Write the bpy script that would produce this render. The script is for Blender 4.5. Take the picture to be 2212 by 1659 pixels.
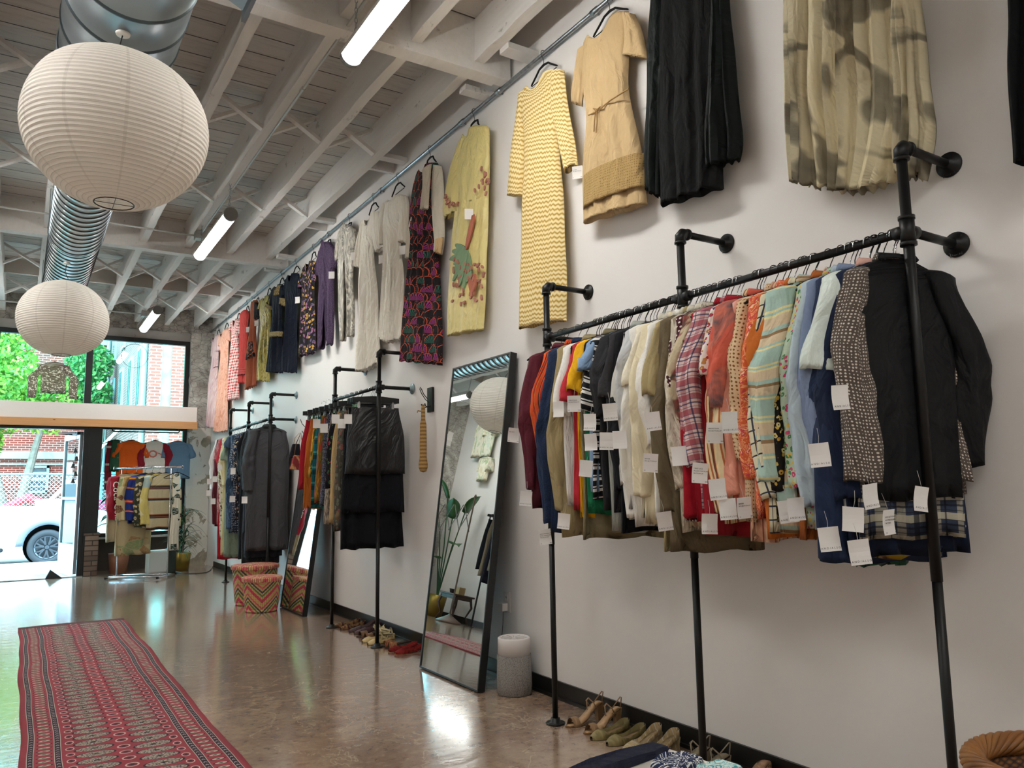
import bpy, math, random
import numpy as np
from mathutils import Vector, Matrix
for o in list(bpy.data.objects): bpy.data.objects.remove(o)
SC = bpy.context.scene
COL = SC.collection
R = math.radians
# ------------------------------------------------------------------ camera
FPX, YAW, PIT, ROL, CAMH = 1678.555, .563647, .13017, -.01549, 1.25
fwd = Vector((math.sin(YAW)*math.cos(PIT), math.cos(YAW)*math.cos(PIT), math.sin(PIT)))
_r = Vector((math.cos(YAW), -math.sin(YAW), 0)); _u = _r.cross(fwd)
rgt = _r*math.cos(ROL)+_u*math.sin(ROL); upv = -_r*math.sin(ROL)+_u*math.cos(ROL)
cam = bpy.data.cameras.new('camera'); camo = bpy.data.objects.new('camera', cam); COL.objects.link(camo)
m = Matrix((rgt, upv, -fwd)).transposed().to_4x4(); m.translation = (0, 0, CAMH); camo.matrix_world = m
cam.sensor_fit = 'HORIZONTAL'; cam.sensor_width = 36; cam.lens = 36*FPX/2212; cam.clip_start = .05; cam.clip_end = 400
SC.camera = camo
def P(px, py, ax, val):
    """the point of the plane (axis ax = val) that a photo pixel looks at"""
    d = rgt*(px-1106)-upv*(py-829.5)+fwd*FPX
    c = Vector((0, 0, CAMH)); t = (val-c[ax])/d[ax]
    return c+d*t
# ------------------------------------------------------------------ exposure, sky, sun
SC.view_settings.view_transform = 'Standard'; SC.view_settings.look = 'None'
SC.view_settings.exposure = 0.47; SC.view_settings.gamma = 1; SC.view_settings.use_curve_mapping = False
SKY, SUN, TUBE = 13.0, 3.0, 44.0
w = bpy.data.worlds.new('world'); SC.world = w; w.use_nodes = True
nt = w.node_tree; bg = nt.nodes['Background']
sky = nt.nodes.new('ShaderNodeTexSky'); sky.sky_type = 'HOSEK_WILKIE'; sky.turbidity = 3; sky.ground_albedo = .4
sky.sun_direction = Vector((-.35, -.5, .8)).normalized()
mx = nt.nodes.new('ShaderNodeMix'); mx.data_type = 'RGBA'; mx.inputs[0].default_value = .75
mx.inputs[7].default_value = (.44, .80, 1.0, 1)
nt.links.new(sky.outputs[0], mx.inputs[6]); nt.links.new(mx.outputs[2], bg.inputs[0]); bg.inputs[1].default_value = SKY*1.6
sl = bpy.data.lights.new('sun', 'SUN'); sl.energy = SUN; sl.angle = R(.6); sl.color = (1, .96, .88)
so = bpy.data.objects.new('sun', sl); COL.objects.link(so); so.location = (0, 0, 30)
so.rotation_euler = Vector((-.35, -.5, .95)).to_track_quat('Z', 'Y').to_euler()

# ------------------------------------------------------------------ helpers
def lin(c):
    if isinstance(c, str):
        c = c.lstrip('#'); c = [int(c[i:i+2], 16)/255 for i in (0, 2, 4)]
    return tuple((v/12.92 if v <= .04045 else ((v+.055)/1.055)**2.4) for v in c[:3])+(1,)
class MB:
    def __init__(s): s.v = []; s.f = []; s.uv = []; s.mi = []; s.m = 0
    def add(s, vs, fs, uvs=None):
        n = len(s.v); s.v += [tuple(p) for p in vs]
        s.uv += list(uvs) if uvs is not None else [None]*len(vs)
        s.f += [tuple(i+n for i in f) for f in fs]; s.mi += [s.m]*len(fs); return s
    def box(s, a, b):
        x0, y0, z0 = a; x1, y1, z1 = b
        c = [(x0,y0,z0),(x1,y0,z0),(x1,y1,z0),(x0,y1,z0),(x0,y0,z1),(x1,y0,z1),(x1,y1,z1),(x0,y1,z1)]
        return s.add(c, [(0,3,2,1),(4,5,6,7),(0,1,5,4),(1,2,6,5),(2,3,7,6),(3,0,4,7)])
    def bar(s, p, q, w, h, up=(0, 0, 1)):
        p = Vector(p); q = Vector(q); d = (q-p).normalized(); sd = d.cross(Vector(up))
        if sd.length < 1e-4: sd = d.cross(Vector((1, 0, 0)))
        sd.normalize(); u = sd.cross(d)
        c = [e+sd*(a*w/2)+u*(b*h/2) for e in (p, q) for a, b in ((-1,-1),(1,-1),(1,1),(-1,1))]
        return s.add(c, [(0,1,2,3),(7,6,5,4),(0,4,5,1),(1,5,6,2),(2,6,7,3),(3,7,4,0)])
    def tube(s, pts, r, n=10, cap=True):
        pts = [Vector(p) for p in pts]; k = len(pts)
        rr = r if isinstance(r, (list, tuple)) else [r]*k
        vs, fs = [], []; prev = None
        for i, p in enumerate(pts):
            d = (pts[min(i+1, k-1)]-pts[max(i-1, 0)]).normalized()
            if prev is None:
                a = Vector((0, 0, 1)) if abs(d.z) < .9 else Vector((1, 0, 0))
                prev = (a-d*a.dot(d)).normalized()
            else:
                prev = prev-d*prev.dot(d); prev.normalize()
            b = d.cross(prev)
            for j in range(n):
                t = 2*math.pi*j/n; vs.append(p+(prev*math.cos(t)+b*math.sin(t))*rr[i])
        for i in range(k-1):
            for j in range(n):
                a, b = i*n+j, i*n+(j+1) % n; fs.append((a, b, b+n, a+n))
        if cap: fs += [tuple(range(n))[::-1], tuple(range((k-1)*n, k*n))]
        return s.add(vs, fs)
    def lathe(s, prof, c=(0, 0, 0), n=24, ax='z', cap=False, sx=1, sy=1):
        vs, fs, uv = [], [], []
        for i, (r, z) in enumerate(prof):
            for j in range(n):
                t = 2*math.pi*j/n; a, b = r*math.cos(t)*sx, r*math.sin(t)*sy
                p = {'z': (a, b, z), 'x': (z, a, b), 'y': (a, z, b)}[ax]
                vs.append((p[0]+c[0], p[1]+c[1], p[2]+c[2])); uv.append((j/n, z))
        for i in range(len(prof)-1):
            for j in range(n):
                a, b = i*n+j, i*n+(j+1) % n; fs.append((a, b, b+n, a+n))
        if cap: fs += [tuple(range(n))[::-1], tuple(range((len(prof)-1)*n, len(prof)*n))]
        return s.add(vs, fs, uv)
    def rings(s, rings, closed=True, cap=False, uvs=None):
        n = len(rings[0]); vs = [p for r in rings for p in r]; fs = []
        for i in range(len(rings)-1):
            for j in range(n if closed else n-1):
                a, b = i*n+j, i*n+(j+1) % n; fs.append((a, b, b+n, a+n))
        if cap: fs += [tuple(range(n))[::-1], tuple(range((len(rings)-1)*n, len(rings)*n))]
        return s.add(vs, fs, uvs)
    def prism(s, poly, d):
        """poly: 3-D points in order, extruded by vector d"""
        n = len(poly); d = Vector(d); vs = [Vector(p) for p in poly]+[Vector(p)+d for p in poly]
        return s.add(vs, [tuple(range(n))[::-1], tuple(range(n, 2*n))]+[(i, (i+1) % n, (i+1) % n+n, i+n) for i in range(n)])
    def build(s, name, mat, parent=None, smooth=False, loc=None, rot=None, bevel=0):
        me = bpy.data.meshes.new(name); me.from_pydata(s.v, [], s.f)
        mats = mat if isinstance(mat, (list, tuple)) else [mat]
        for q in mats: me.materials.append(q)
        if len(mats) > 1: me.polygons.foreach_set('material_index', s.mi)
        if all(u is None for u in s.uv) and mats[0].name.startswith('cloth'): s.uv = [(p[0]+.3*p[2], p[1]+.7*p[2]) for p in s.v]
        if any(u is not None for u in s.uv):
            ul = me.uv_layers.new(name='UVMap')
            for l in me.loops:
                u = s.uv[l.vertex_index]
                if u is not None: ul.data[l.index].uv = u
        if smooth: me.polygons.foreach_set('use_smooth', [True]*len(me.polygons))
        me.update()
        o = bpy.data.objects.new(name, me); COL.objects.link(o)
        if parent is not None: o.parent = parent
        if loc is not None: o.location = loc
        if rot is not None: o.rotation_euler = rot
        if bevel:
            b = o.modifiers.new('bevel', 'BEVEL'); b.width = bevel; b.segments = 2; b.limit_method = 'ANGLE'
        return o
def tag(o, label=None, cat=None, group=None, kind=None):
    if label: o['label'] = label
    if cat: o['category'] = cat
    if group: o['group'] = group
    if kind: o['kind'] = kind
    return o
def empty(name, loc=(0, 0, 0), rz=0, label=None, cat=None, group=None):
    o = bpy.data.objects.new(name, None); COL.objects.link(o); o.location = loc; o.rotation_euler = (0, 0, rz)
    o.empty_display_size = .05
    return tag(o, label, cat, group)
def struct(name, mb, mat, **k): return tag(mb.build(name, mat, **k), kind='structure')
def copy_tree(o, parent=None, loc=None, rz=None, label=None):
    c = o.copy(); COL.objects.link(c); c.parent = parent
    if loc is not None: c.location = loc
    if rz is not None: c.rotation_euler = (0, 0, rz)
    if label: c['label'] = label
    for ch in list(o.children): copy_tree(ch, c)
    return c
# ------------------------------------------------------------------ material tools
class NT:
    def __init__(s, name, rough=.8, base='#808080', metal=0, spec=None):
        s.m = bpy.data.materials.new(name); s.m.use_nodes = True; s.t = s.m.node_tree
        s.b = s.t.nodes['Principled BSDF']; s.b.inputs['Roughness'].default_value = rough
        s.b.inputs['Base Color'].default_value = lin(base); s.b.inputs['Metallic'].default_value = metal
        if spec is not None: s.b.inputs['Specular IOR Level'].default_value = spec
        s.tc = None
    def n(s, t, **k):
        q = s.t.nodes.new('ShaderNode'+t)
        for a, b in k.items(): setattr(q, a, b)
        return q
    def l(s, a, b): s.t.links.new(a, b)
    def put(s, inp, v):
        if isinstance(v, (int, float)): inp.default_value = v
        elif isinstance(v, str): inp.default_value = lin(v)
        elif isinstance(v, tuple): inp.default_value = v
        else: s.l(v, inp)
    def co(s, w='UV'):
        if s.tc is None: s.tc = s.n('TexCoord')
        return s.tc.outputs[w]
    def map(s, v, scale=(1, 1, 1), rot=(0, 0, 0), loc=(0, 0, 0)):
        q = s.n('Mapping'); s.l(v, q.inputs[0]); q.inputs['Scale'].default_value = scale
        q.inputs['Rotation'].default_value = rot; q.inputs['Location'].default_value = loc; return q.outputs[0]
    def sep(s, v): q = s.n('SeparateXYZ'); s.l(v, q.inputs[0]); return q.outputs
    def comb(s, x, y, z=0):
        q = s.n('CombineXYZ'); s.put(q.inputs[0], x); s.put(q.inputs[1], y); s.put(q.inputs[2], z); return q.outputs[0]
    def ma(s, op, a, b=0, c=0):
        q = s.n('Math', operation=op); s.put(q.inputs[0], a); s.put(q.inputs[1], b); s.put(q.inputs[2], c); return q.outputs[0]
    def mix(s, f, a, b, bt='MIX'):
        q = s.n('Mix', data_type='RGBA', blend_type=bt); s.put(q.inputs[0], f); s.put(q.inputs[6], a); s.put(q.inputs[7], b); return q.outputs[2]
    def noise(s, v=None, sc=5, det=2, rough=.5, dist=0, out=0):
        q = s.n('TexNoise'); q.inputs['Scale'].default_value = sc; q.inputs['Detail'].default_value = det
        q.inputs['Roughness'].default_value = rough; q.inputs['Distortion'].default_value = dist
        if v is not None: s.l(v, q.inputs[0])
        return q.outputs[out]
    def vor(s, v=None, sc=10, feat='F1', out='Distance', rnd=1):
        q = s.n('TexVoronoi', feature=feat); q.inputs['Scale'].default_value = sc; q.inputs['Randomness'].default_value = rnd
        if v is not None: s.l(v, q.inputs[0])
        return q.outputs[out]
    def ramp(s, f, stops, interp='LINEAR'):
        q = s.n('ValToRGB'); s.l(f, q.inputs[0]); cr = q.color_ramp; cr.interpolation = interp
        while len(cr.elements) < len(stops): cr.elements.new(.5)
        for e, (p, c) in zip(cr.elements, stops):
            e.position = p; e.color = lin(c) if isinstance(c, str) else (c, c, c, 1)
        return q.outputs[0]
    def col(s, v): s.put(s.b.inputs['Base Color'], v); return s
    def set(s, n, v): s.put(s.b.inputs[n], v); return s
    def bump(s, h, st=.3, d=.002):
        q = s.n('Bump'); q.inputs['Strength'].default_value = st; q.inputs['Distance'].default_value = d
        s.l(h, q.inputs['Height']); s.l(q.outputs[0], s.b.inputs['Normal']); return s
def plain(name, c, rough=.6, metal=0, noise=0, sc=8, spec=None, bump=0, c2=None):
    q = NT(name, rough, c, metal, spec)
    if noise or c2:
        n = q.noise(q.co('Object'), sc, 4)
        q.col(q.mix(q.ramp(n, [(.3, 0.0), (.7, 1.0)]), c, c2 or c) if c2 else q.mix(noise, c, n, 'OVERLAY'))
    if bump: q.bump(q.noise(q.co('Object'), sc*6, 4), bump, .003)
    return q.m
def emis(name, c, st):
    q = NT(name, .5, c); q.set('Emission Color', c); q.set('Emission Strength', st); return q.m
def glass(name, tint='#e6f7f6', refl=1.0):
    q = NT(name); t = q.t; t.nodes.remove(q.b)
    tr = q.n('BsdfTransparent'); tr.inputs[0].default_value = lin(tint); gl = q.n('BsdfGlossy'); gl.inputs['Roughness'].default_value = .01
    fr = q.n('Fresnel'); fr.inputs[0].default_value = 1.45; mx = q.n('MixShader')
    q.l(fr.outputs[0], mx.inputs[0]); q.l(tr.outputs[0], mx.inputs[1]); q.l(gl.outputs[0], mx.inputs[2])
    q.l(mx.outputs[0], t.nodes['Material Output'].inputs[0]); return q.m
# ------------------------------------------------------------------ cloth materials (UV in metres: u around, v down)
_cl = {}
def cloth(base, pat=None, c2='#ffffff', c3=None, sc=1.0, rough=.85, alpha=None, c4=None, metal=0):
    key = (base, pat, c2, c3, sc, rough, alpha, c4)
    if key in _cl: return _cl[key]
    q = NT('cloth_'+(pat or 'plain'), rough, base, metal); uv = q.co('UV'); c3 = c3 or c2; c4 = c4 or c3
    q.set('Specular IOR Level', .25 if rough > .5 else .5)
    u, v, _ = q.sep(uv); fr = lambda x, f: q.ma('FRACT', q.ma('MULTIPLY', x, f))
    col = base
    if pat == 'plaid':
        lines = lambda x, f, lo, hi: q.ma('MULTIPLY', q.ma('GREATER_THAN', fr(x, f), lo), q.ma('LESS_THAN', fr(x, f), hi))
        col = q.mix(q.ma('MULTIPLY', lines(v, 14*sc, .05, .42), .75), base, c2)
        col = q.mix(q.ma('MULTIPLY', lines(u, 14*sc, .05, .4), .5), col, c2)
        col = q.mix(q.ma('MULTIPLY', lines(v, 14*sc, .62, .72), .8), col, c3)
        col = q.mix(q.ma('MULTIPLY', lines(u, 14*sc, .62, .72), .8), col, c3)
        col = q.mix(q.ma('MULTIPLY', lines(v, 28*sc, .8, .9), .6), col, c4)
    elif pat == 'grid':
        col = q.mix(q.ma('MAXIMUM', q.ma('LESS_THAN', fr(u, 22*sc), .14), q.ma('LESS_THAN', fr(v, 22*sc), .12)), base, c2)
    elif pat == 'gingham':
        a = q.ma('ADD', q.ma('LESS_THAN', fr(u, 30*sc), .5), q.ma('LESS_THAN', fr(v, 30*sc), .5))
        col = q.mix(q.ma('MULTIPLY', a, .5), base, c2)
    elif pat in ('vstripe', 'hstripe'):
        x = fr(u if pat == 'vstripe' else v, 12*sc)
        col = q.ramp(x, [(0, base), (.3, c2), (.42, base), (.55, c3), (.75, c4), (.82, base)], 'CONSTANT')
    elif pat == 'bands':
        wv = q.ma('ADD', q.ma('MULTIPLY', q.noise(uv, 3, 0), .3), q.ma('MULTIPLY', v, 5*sc))
        col = q.ramp(q.ma('FRACT', wv), [(0, base), (.18, c2), (.22, base), (.26, c2), (.3, c3), (.5, base), (.58, c4), (.64, c3), (.8, base), (.84, c2), (.88, base)], 'CONSTANT')
    elif pat == 'dots':
        d = q.vor(uv, 60*sc, rnd=.25)
        col = q.mix(q.ma('LESS_THAN', d, .28), base, c2)
    elif pat == 'floral':
        w_ = q.map(uv, (1, 1, 1)); nz = q.noise(w_, 30*sc, 2, out=1)
        vv = q.n('VectorMath', operation='MULTIPLY_ADD'); q.l(nz, vv.inputs[0]); vv.inputs[1].default_value = (.02/sc,)*3; q.l(uv, vv.inputs[2])
        d = q.vor(vv.outputs[0], 32*sc); cc = q.sep(q.vor(vv.outputs[0], 32*sc, out='Color'))
        pc = q.ramp(cc[0], [(0, c2), (.38, c3), (.7, c4)], 'CONSTANT')
        pc = q.mix(q.ma('LESS_THAN', d, .13), pc, base)
        col = q.mix(q.ma('LESS_THAN', d, .42), base, pc)
    elif pat == 'paisley':
        nz = q.noise(uv, 14*sc, 3, dist=1.8)
        col = q.ramp(nz, [(0, base), (.4, c2), (.46, base), (.52, c3), (.58, c4), (.63, base)], 'CONSTANT')
    elif pat == 'mottle':
        nz = q.noise(q.map(uv, (1, .35, 1)), 22*sc, 4, .6, 1.2)
        col = q.ramp(nz, [(.38, base), (.5, c2), (.62, c3)])
    elif pat == 'blot':
        nz = q.noise(uv, 5.5*sc, 2, .45, .9); nz2 = q.noise(uv, 16*sc, 2, .5, .5)
        col = q.mix(q.ramp(nz, [(.5, 0.0), (.56, .85), (.75, 1.0)]), base, q.ramp(nz2, [(.3, c2), (.7, c3)]))
    elif pat == 'knit':
        zz = q.ma('MULTIPLY', q.ma('PINGPONG', u, .014/sc), .75)
        x = q.ma('FRACT', q.ma('MULTIPLY', q.ma('ADD', v, zz), 34*sc))
        col = q.ramp(x, [(0, c3), (.18, base), (.45, c2), (.7, base), (.86, c3)])
        q.bump(x, .6, .004)
    elif pat == 'fans':
        fu, fv = 7.5*sc, 12*sc; row = q.ma('FLOOR', q.ma('MULTIPLY', v, fv)); uu = q.ma('ADD', q.ma('MULTIPLY', u, fu), q.ma('MULTIPLY', row, .5))
        a = q.ma('SUBTRACT', q.ma('FRACT', uu), .5); b = q.ma('SUBTRACT', 1, q.ma('FRACT', q.ma('MULTIPLY', v, fv)))
        d = q.ma('SQRT', q.ma('ADD', q.ma('MULTIPLY', a, a), q.ma('MULTIPLY', q.ma('MULTIPLY', b, b), .22)))
        ang = q.ma('ARCTAN2', a, q.ma('ADD', b, .05)); st = q.ma('LESS_THAN', q.ma('FRACT', q.ma('MULTIPLY', ang, 4.5)), .55)
        wn = q.n('TexWhiteNoise', noise_dimensions='2D'); q.l(q.comb(q.ma('FLOOR', uu), row), wn.inputs['Vector'])
        fc = q.ramp(wn.outputs[0], [(0, c3), (.4, base), (.62, c4), (.8, base)], 'CONSTANT')
        col = q.mix(q.ma('MULTIPLY', st, q.ma('LESS_THAN', d, .40)), base, fc)
        col = q.mix(q.ma('MULTIPLY', q.ma('GREATER_THAN', d, .41), q.ma('LESS_THAN', d, .455)), col, c2)
        dt = q.vor(uv, 70*sc, rnd=.3); col = q.mix(q.ma('MULTIPLY', q.ma('LESS_THAN', dt, .2), q.ma('GREATER_THAN', d, .47)), col, c2)
    elif pat == 'tweed':
        col = q.mix(q.ma('GREATER_THAN', q.noise(uv, 220*sc, 1), .54), base, c2)
    elif pat == 'sequin':
        d = q.vor(uv, 80*sc); cc = q.sep(q.vor(uv, 80*sc, out='Color'))
        col = q.mix(q.ma('GREATER_THAN', cc[0], .8), q.mix(cc[1], base, c2), c3)
        q.bump(cc[2], 1, .004)
    elif pat == 'patch':
        uvr = q.map(uv, rot=(0, 0, .7)); cc = q.sep(q.vor(uvr, 14*sc, out='Color')); nz = q.noise(uv, 60, 2)
        e = q.vor(uvr, 14*sc, 'DISTANCE_TO_EDGE')
        col = q.ramp(cc[0], [(0, base), (.3, base), (.45, c2), (.6, c3), (.75, c4), (.85, base)], 'CONSTANT')
        col = q.mix(q.ma('MULTIPLY', q.ma('GREATER_THAN', nz, .52), .4), col, base)
        col = q.mix(q.ma('LESS_THAN', e, .03), col, base)
    elif pat == 'panel':      # bands of c2..c4 placed by height
        col = q.ramp(q.ma('FRACT', q.ma('MULTIPLY', v, sc)), [(0, base), (.42, c3), (.45, c2), (.5, c3), (.53, c4), (.56, base), (.86, c3), (.89, c2), (.92, c4), (.95, base)], 'CONSTANT')
    q.col(col)
    if pat != 'knit' and pat != 'sequin':
        q.bump(q.ma('ADD', q.ma('MULTIPLY', q.noise(q.map(uv, (1, .5, 1)), 34, 4), .25), q.noise(q.map(uv, (1.3, .55, 1)), 10, 3, .5, .8)), .9, .035)
    if alpha: q.set('Alpha', alpha)
    _cl[key] = q.m; return q.m
# ================================================================== shared materials
BLACK = plain('black_pipe', '#141414', .42, .3, spec=.5)
VELVET = plain('black_velvet', '#0b0b0c', .9)
CHROME = plain('chrome', '#c8ccd0', .18, 1)
GALV = plain('galvanised', '#a9b2b6', .34, 1, c2='#8d969b', sc=30)
PAPER = plain('tag_paper', '#f4f1ee', .7)
INK = plain('ink', '#1c1c1c', .8)
WOODF = plain('dark_frame', '#101314', .5)
def wall_mat():
    q = NT('painted_wall', .62); n = q.noise(q.co('Object'), .8, 3)
    q.col(q.mix(q.ramp(n, [(.35, 0.0), (.7, 1.0)]), '#ece8e4', '#e6e2de')); q.bump(q.noise(q.co('Object'), 60, 3), .12, .002); return q.m
WALL = wall_mat()
def timber(name, a, b, dirt=.5):
    q = NT(name, .7); o = q.co('Object')
    g = q.noise(q.map(o, (14, .8, 14)), 2.2, 4); k = q.noise(q.map(o, (3, 1.2, 3)), 3.2, 6, .7)
    c = q.mix(g, a, b); c = q.mix(q.ramp(k, [(.62, 0.0), (.68, dirt)]), c, '#6a625a')
    q.col(c); q.bump(g, .3, .006); return q.m
JOIST = timber('painted_joist', '#e6e3df', '#d6d2cd')
def board_mat():
    q = NT('ceiling_boards', .75); o = q.co('Object'); x, y, z = q.sep(o)
    f = q.ma('FRACT', q.ma('MULTIPLY', y, 4.2)); gap = q.ma('LESS_THAN', f, .045)
    idn = q.ma('FLOOR', q.ma('MULTIPLY', y, 4.2)); wn = q.n('TexWhiteNoise', noise_dimensions='1D'); q.l(idn, wn.inputs['W'])
    g = q.noise(q.map(o, (1, 9, 1)), 3, 5, .7)
    c = q.mix(wn.outputs[0], '#c4c0bb', '#d8d5d0'); c = q.mix(q.ramp(g, [(.5, 0.0), (.72, .6)]), c, '#8f8a83')
    q.col(q.mix(gap, c, '#45423e')); q.bump(q.ma('MAXIMUM', gap, g), -.4, .01); return q.m
def floor_mat():
    q = NT('polished_concrete', .16, spec=.5); o = q.co('Object')
    a = q.noise(o, 1.3, 7, .68, .4); b = q.noise(o, 16, 8, .75, .3); c3 = q.noise(o, .5, 3); d = q.noise(q.map(o, (1, 1, 1)), 42, 4, .7)
    c = q.ramp(a, [(.3, '#8c7262'), (.44, '#a58d76'), (.56, '#907664'), (.7, '#b29e88')])
    c = q.mix(q.ramp(b, [(.34, .6), (.48, 0.0)]), c, '#6e5140')
    c = q.mix(q.ramp(b, [(.56, 0.0), (.72, .55)]), c, '#c8b498')
    c = q.mix(q.ramp(d, [(.28, .8), (.36, 0.0)]), c, '#54402f')
    c = q.mix(q.ramp(c3, [(.48, 0.0), (.66, .4)]), c, '#8c5f52')
    vn = q.ramp(q.ma('ABSOLUTE', q.ma('SUBTRACT', q.noise(o, 1.7, 5, .6, .8), .5)), [(.0, .45), (.006, 0.0)]); c = q.mix(vn, c, '#d8c8ae')
    q.col(c); q.set('Roughness', q.ramp(b, [(.3, .10), (.7, .20)])); q.set('Coat Weight', .8); q.set('Coat Roughness', .12)
    wv = q.noise(q.map(o, (1, 1.8, 1)), 7, 4, .6); q.bump(wv, .5, .007); return q.m
def rough_concrete():
    q = NT('rough_concrete', .9); o = q.co('Object'); a = q.noise(o, 3.5, 8, .65, 1.2); b = q.vor(q.map(o, (1, 1, 2)), 7, 'DISTANCE_TO_EDGE')
    c = q.ramp(a, [(.3, '#77716a'), (.5, '#a8a29a'), (.68, '#c9c5bd')]); c = q.mix(q.ramp(b, [(0, .7), (.05, 0.0)]), c, '#57514b')
    q.col(c); q.bump(a, .8, .03); return q.m
CONC = rough_concrete()
def peeling():
    q = NT('peeling_plaster', .85); o = q.co('Object'); a = q.noise(o, 2.6, 6, .6, .7); x, y, z = q.sep(o)
    k = q.ma('ADD', a, q.ma('MULTIPLY', q.ma('ABSOLUTE', q.ma('SUBTRACT', z, 1.2)), .07))
    q.col(q.mix(q.ramp(k, [(.575, 0.0), (.585, 1.0)]), '#ded8cf', q.ramp(q.noise(o, 9, 5), [(.3, '#8d8475'), (.7, '#b5aa97')])))
    q.bump(q.ramp(k, [(.57, 1.0), (.585, 0.0)]), .6, .01); return q.m
PLAST = peeling()
def brick(name, a, b, mort, sc=1.0, ax='xz', rough=.85):
    q = NT(name, rough); x, y, z = q.sep(q.co('Object')); v = q.comb(x if ax[0] == 'x' else y, z if ax[1] == 'z' else y)
    t = q.n('TexBrick'); q.l(v, t.inputs[0]); t.inputs['Scale'].default_value = sc
    for i, c in zip((1, 2, 3), (a, b, mort)): t.inputs[i].default_value = lin(c)
    t.inputs['Mortar Size'].default_value = .008; t.inputs['Brick Width'].default_value = .22; t.inputs['Row Height'].default_value = .075; t.inputs['Bias'].default_value = -.1
    q.col(t.outputs[0]); q.bump(t.outputs[1], -.4, .01); return q.m
# ================================================================== room shell
XW, XL, YB, YF, ZC = 2.775, -2.1, -3.6, 14.4, 4.42
struct('floor', MB().box((XL, YB, -.1), (XW+.15, YF, 0)), floor_mat())
struct('wall_right', MB().box((XW, YB, 0), (XW+.15, YF+.2, ZC)), WALL)
struct('wall_left', MB().box((XL-.15, YB, 0), (XL, YF+.2, ZC)), WALL)
struct('wall_back', MB().box((XL, YB-.15, 0), (XW, YB, ZC)), WALL)
struct('ceiling', MB().box((XL-.15, YB-.15, ZC), (XW+.15, YF+.2, ZC+.12)), board_mat())
BASE = plain('black_baseboard', '#12110f', .35)
struct('baseboard_right', MB().box((XW-.014, YB, 0), (XW-.001, 13.6, .1)).box((XW-.026, YB, 0), (XW-.014, 13.6, .018)), BASE)
struct('baseboard_left', MB().box((XL+.001, YB, 0), (XL+.015, 14.1, .1)), BASE)
# front wall: concrete above the clerestory, lintel, piers
struct('wall_front', MB().box((XL, YF, 3.98), (XW, YF+.2, ZC)), CONC)
struct('trim_1', MB().box((XL, YF-.06, 3.83), (2.42, YF+.2, 3.98)), plain('grey_lintel', '#b9b6b0', .7, c2='#9c9993', sc=2))
rnd = random.Random(3)
pm = MB()      # rough pier in the corner: rings with an irregular outline
ring = []
for k in range(25):
    z = k/24*3.98; a = rnd.uniform(-.014, .014); b = rnd.uniform(-.014, .014)
    ring.append([(2.40+a, YF+.2, z), (2.40+a, YF-.2+b, z), (2.50+b, YF-.22+a, z), (2.77, YF-.22+a, z), (2.77, YF+.2, z)])
pm.rings(ring[14:], cap=True); struct('wall_pier', pm, CONC)
pm = MB().rings(ring[:15], cap=True); struct('wall_pier_base', pm, PLAST)
# joists, header beams, bridging
def wobble(mb, x0, x1, y0, y1, z0, z1, seed, n=26, amp=.008):
    r_ = random.Random(seed); rg = []
    for k in range(n+1):
        y = y0+(y1-y0)*k/n; a = r_.uniform(-amp, amp); b = r_.uniform(-amp, amp)*.4
        rg.append([(x0+b, y, z0+a), (x0+b, y, z1), (x1+b, y, z1), (x1+b, y, z0+a*.4)])
    return mb.rings(rg, cap=True)
beams = [-.98, 4.35, 9.68, YF]; jx = [2.50-.478*k for k in range(10)]
jn = 0
for bi in range(4):
    y0 = YB if bi == 0 else beams[bi-1]+.05; y1 = beams[bi]-(.05 if bi < 3 else 0)
    for i, x in enumerate(jx):
        jn += 1; struct('ceiling_joist', wobble(MB(), x-.04, x+.035, y0, y1, 4.12, ZC, jn, 30), JOIST)
for y in beams[:3]:
    struct('ceiling_beam', MB().box((XL, y-.05, 4.05), (XW-.03, y+.05, ZC)).box((XL, y-.062, 4.04), (XW-.12, y+.062, 4.10)), JOIST)
struct('ceiling_beam', MB().box((XL, 12.27, 4.22), (XW, 12.33, ZC)), plain('grey_blocking', '#b7b2aa', .8))
for y in (.9, 2.75, 6.12, 7.98, 11.45, 13.2):
    mb = MB()
    for i in range(len(jx)-1):
        a, b = jx[i]-.04, jx[i+1]+.035
        mb.bar((a, y-.03, 4.14), (b, y-.03, 4.38), .028, .06, (0, 1, 0)); mb.bar((b, y+.03, 4.14), (a, y+.03, 4.38), .028, .06, (0, 1, 0))
    mb.box((2.535, y-.045, 4.13), (XW-.002, y+.045, 4.17)); mb.box((2.535, y+.25, 4.13), (XW-.002, y+.29, 4.26))
    struct('ceiling_bridging', mb, JOIST)
for y in (4.35, 9.68):
    struct('ceiling_ledger', MB().box((2.535, y+.22, 4.06), (XW-.001, y+.31, 4.10)).box((2.535, y-.36, 4.08), (XW-.001, y-.25, 4.12)), JOIST)
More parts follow.
